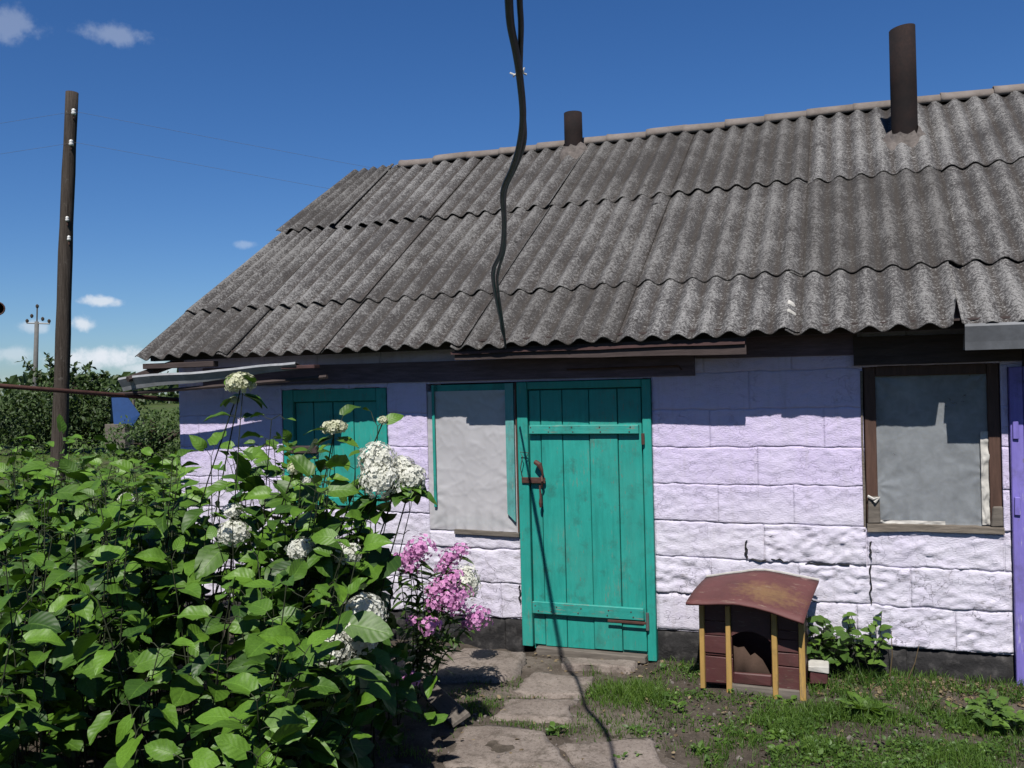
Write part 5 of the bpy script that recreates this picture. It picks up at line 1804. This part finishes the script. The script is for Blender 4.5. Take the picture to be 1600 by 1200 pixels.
for i in range(230):          # small leafy weeds of several kinds
    x, y = RG.uniform(-1.5, 2.2), RG.uniform(-2.2, -0.08)
    if -0.92 < x < -0.22 and y > -0.52: continue
    if RG.uniform() > float(dens_fn(x, y)) + 0.18: continue
    sz, up = RG.uniform(0.016, 0.042), RG.uniform(0.2, 1.1)
    tn0 = RG.uniform(0.2, 0.9)
    for k in range(int(RG.integers(5, 12))):
        a = RG.uniform(0, 2 * PI)
        tl = abs(RG.normal(up * 0.6, 0.35))
        r_ = RG.uniform(0, 0.03)
        lv.add((x + math.cos(a) * r_, y + math.sin(a) * r_, float(ground_z(x, y)) + RG.uniform(0.004, 0.05 * up)), (math.cos(a) * math.cos(tl), math.sin(a) * math.cos(tl), math.sin(tl)), (RG.normal(0, 0.3), RG.normal(-0.3, 0.3), 1), sz * RG.uniform(0.7, 1.3), tn0 + RG.normal(0, 0.12))
V, Fq, uv, T_ = lv.joined()
mk('ground_cover', V, Fq, M['weed_leaf'], None, False, loc=(0.3, -1.0, 0), attrs={'tint': T_}, kind='stuff')

# dry leaves and chips along the plinth
lv = Leaves(CV_)
for i in range(1700):
    x = RG.normal(0.25, 0.5) if i < 900 else RG.uniform(-2.3, 0.9)
    y = -abs(RG.normal(0.14, 0.17)) - 0.05 if i < 1200 else RG.uniform(-2.2, -0.2)
    if -0.88 < x < -0.27 and y > -0.5: continue
    a = RG.uniform(0, 2 * PI)
    lv.add((x, y, float(ground_z(x, y)) + RG.uniform(0.0, 0.018)), (math.cos(a), math.sin(a), RG.normal(0, 0.35)), (RG.normal(0, 0.5), RG.normal(0, 0.5), 1), RG.uniform(0.010, 0.034), RG.uniform(0, 1))
V, Fq, uv, T_ = lv.joined()
mk('litter', V, Fq, M['dry'], None, False, loc=(0, -0.5, 0), attrs={'tint': T_}, kind='stuff')

# small stones and crumbs of soil
SV, SF = [], []
ico = bmesh.new()
bmesh.ops.create_icosphere(ico, subdivisions=1, radius=1)
iv = np.array([v.co[:] for v in ico.verts]); jf = np.array([[v.index for v in f.verts] for f in ico.faces])
ico.free()
for i in range(1100):
    x, y = RG.uniform(-2.5, 1.2), RG.uniform(-2.3, -0.06)
    if -0.86 < x < -0.29 and y > -0.48: continue
    r = min(0.022, 0.003 + RG.exponential(0.0035))
    V = iv * r * RG.uniform(0.6, 1.2, (1, 3)) * RG.uniform(0.75, 1.2, (len(iv), 1)) + np.array([x, y, float(ground_z(x, y)) + r * 0.2])
    SF.append(jf + len(iv) * len(SV))
    SV.append(V)
mk('gravel', np.concatenate(SV), np.concatenate(SF), M['mortar'], None, False, loc=(-0.6, -1, 0), kind='stuff')

# ------------------------------------------------------------------ garden behind, trees, well house
QV = [leaf_verts(3, 3, 800 + i, asp=0.7, fold=0.15, droop=0.2, serr=0, cord=0) for i in range(3)]


def tree(name, loc, h, blobs, nleaf, size, mat, label, group, spikes=(), tint=0.4):
    """trunk with limbs, crown of leaf clumps filling several uneven lobes"""
    root = thing(name, loc, label, 'tree', group)
    loc = np.array(loc, float)
    tr = MB()
    tr.tube([loc + np.array([0, 0, -0.2]), loc + np.array([0.05, 0, h * 0.3]), loc + np.array([0.0, 0.1, h * 0.6])], [0.14, 0.10, 0.05], 8)
    lv = Leaves(QV)
    tot = sum(b[3] * b[4] * b[5] for b in blobs)
    for (bx, by, bz_, rx, ry, rz) in blobs:
        c = loc + np.array([bx, by, bz_])
        tr.tube([loc + np.array([0, 0, h * 0.2]), (loc + c) / 2 + np.array([0, 0, h * 0.15]), c], [0.07, 0.045, 0.02], 6)
        n = int(nleaf * rx * ry * rz / tot)
        nc = max(6, n // 26)
        cl = RG.normal(0, 1, (nc, 3)); cl /= np.linalg.norm(cl, axis=1)[:, None]
        cl *= RG.uniform(0.55, 1.04, (nc, 1))
        for k in range(n):
            q = cl[RG.integers(nc)] * np.array([rx, ry, rz]) + RG.normal(0, 0.16 * min(rx, rz), 3)
            p = c + q
            if p[2] < 0.05: continue
            d = RG.normal(0, 1, 3) + q * 0.4
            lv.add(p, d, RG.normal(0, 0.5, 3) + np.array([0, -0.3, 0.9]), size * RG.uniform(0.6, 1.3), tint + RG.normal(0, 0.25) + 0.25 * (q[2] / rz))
    for (a, b) in spikes:
        a, b = loc + np.array(a), loc + np.array(b)
        tr.tube([a, b], [0.03, 0.008], 5)
        for k in range(46):
            t = k / 45
            p = a + (b - a) * (0.2 + 0.8 * t)
            d = RG.normal(0, 0.6, 3) + (b - a) * 0.5 + np.array([0, 0, -0.2])
            lv.add(p + RG.normal(0, 0.05, 3), d, RG.normal(0, 0.5, 3) + np.array([0, -0.3, 0.7]), size * RG.uniform(0.9, 1.5), tint + 0.1 + RG.normal(0, 0.2))
    V, Fq, uv, T_ = lv.joined()
    tr.make('trunk', M['bark'], root, True)
    mk('crown', V, Fq, mat, root, False, attrs={'tint': T_})


G = 'garden trees and bushes left of the shed'
tree('garden_tree', (-22.9, 15.6, 0), 3.2, [(0.0, 0, 1.35, 1.7, 1.4, 1.0), (-1.3, -0.4, 0.95, 1.3, 1.2, 0.9), (1.2, 0.5, 1.05, 1.35, 1.2, 0.95), (0.3, 0, 2.0, 0.9, 0.8, 0.55), (2.0, 1.0, 0.6, 0.7, 0.8, 0.6), (-0.6, 0, 2.1, 0.5, 0.6, 0.55)], 9000, 0.14, M['tree_leaf'],
     'dark dense walnut like tree behind the wooden utility pole', G,
     spikes=[((-0.6, 0, 1.9), (-1.35, -0.3, 2.95)), ((-0.4, 0, 2.1), (-0.55, -0.1, 3.05)), ((-0.2, 0, 2.1), (0.0, 0, 3.0)), ((-0.3, 0, 2.0), (-1.0, -0.2, 2.5)), ((0.3, 0, 2.1), (0.75, 0.3, 2.75)), ((0.3, 0, 2.0), (1.25, 0.5, 2.45)), ((0, 0, 2.0), (0.35, 0.1, 2.7))])
tree('garden_tree', (-15.0, 10.6, 0), 2.0, [(0.5, 0.2, 0.9, 0.75, 0.7, 0.55), (-0.3, -0.2, 0.65, 0.7, 0.7, 0.45), (1.1, 0.4, 1.05, 0.6, 0.6, 0.5)], 3800, 0.085, M['tree_leaf2'],
     'lighter green low bush beside the left corner of the shed', G)
tree('garden_tree', (-28.6, 17.2, 0), 2.2, [(0, 0, 1.0, 1.5, 1.2, 0.8), (1.2, 0.4, 0.7, 1.2, 1.0, 0.6)], 3000, 0.14, M['tree_leaf'], 'dark bush at the far left edge beyond the garden', G)
tree('garden_tree', (-21.5, 22.5, 0), 2.6, [(0, 0, 1.1, 1.8, 1.3, 0.8), (1.7, 0.6, 1.0, 1.2, 1.0, 0.7)], 3600, 0.15, M['tree_leaf2'], 'grey green tree behind the blue well roof', G)

# blue roofed well house
wh = thing('well_house', (-22.75, 18.0, 0), 'small well house under a blue tin roof half hidden by the dark tree', 'well house')
MB().box((-23.35, 17.6, 0), (-22.5, 18.5, 0.8), 0.01).make('well_box', M['grey_wood'], wh)
for x in (-23.3, -22.55):
    MB().box((x, 18.0, 0.8), (x + 0.07, 18.07, 1.6), 0.005).make('post', M['grey_wood'], wh)
e1 = Vector((-23.05, 17.62, 1.76)); e2 = Vector((-22.60, 17.82, 1.74))
f1 = Vector((-22.95, 17.05, 0.82)); f2 = Vector((-22.18, 17.55, 0.95))
f3 = Vector((-22.38, 17.45, 0.72))
bk1 = e1 + Vector((-0.8, 0.75, -0.9)); bk2 = e2 + Vector((-0.75, 0.75, -0.9))
V = [e1, e2, Vector((-22.2, 17.98, 1.10)), Vector((-22.42, 17.88, 0.72)), Vector((-22.95, 17.6, 0.72)), bk1, bk2]
o = mk('roof', V, [(0, 4, 3, 2, 1), (0, 1, 6, 5)], M['blue_tin'], wh)
o.modifiers.new('thickness', 'SOLIDIFY').thickness = 0.02
MB().tube([e1 + Vector((-0.12, -0.05, 0.0)), e2 + Vector((-0.1, -0.05, 0.03))], 0.06, 6).make('ridge_board', M['grey_wood'], wh)

wh.scale = (0.8, 0.8, 0.8)
wh.location = (-22.75 * 0.8, -5.7 + 23.7 * 0.8, 1.766 * 0.2)

# garden plants, one leafy mass
lv = Leaves(QV)
for i in range(15000):
    f = RG.uniform(0, 1) ** 0.6
    x = -4.9 - RG.uniform(0.2, 1) * 24 * f - 0.5
    y = 0.5 + f * RG.uniform(2, 17)
    az_ = math.atan2(x, y + 5.7)
    if az_ < math.radians(-58): continue
    patch = float(vfbm(x * 0.35, y * 0.35, 131, 3))
    if patch < 0.36: continue
    p = (x, y, abs(RG.normal(0, 0.28)) * (0.5 + patch))
    lv.add(p, RG.normal(0, 1, 3) * np.array([1, 1, 0.5]), np.array([RG.normal(0, 0.4), RG.normal(-0.3, 0.4), 1]), RG.uniform(0.07, 0.15), patch + RG.normal(0, 0.25))
V, Fq, uv, T_ = lv.joined()
mk('garden_undergrowth', V, Fq, M['weed_leaf'], None, False, loc=(-12, 8, 0), attrs={'tint': T_}, kind='stuff')

# far wooded rise
lv = Leaves([leaf_verts(3, 3, 900, asp=1.0, fold=0.2, droop=0.2, serr=0, cord=0)])
for i in range(5200):
    a = math.radians(RG.uniform(-75, -25))
    r = RG.uniform(150, 230)
    hgt = 3.0 + 3.5 * vfbm(a * 30, 0.5, 151, 3)
    p = (math.sin(a) * r, math.cos(a) * r, RG.uniform(0, 1) ** 0.7 * float(hgt))
    lv.add(p, RG.normal(0, 1, 3), RG.normal(0, 0.6, 3) + np.array([0, -0.4, 0.7]), RG.uniform(0.8, 2.0), 0.35 + RG.normal(0, 0.25))
V, Fq, uv, T_ = lv.joined()
mk('treeline', V, Fq, M['tree_leaf'], None, False, loc=(-100, 140, 0), attrs={'tint': T_}, kind='stuff')
print('leaves', len(HL.items))
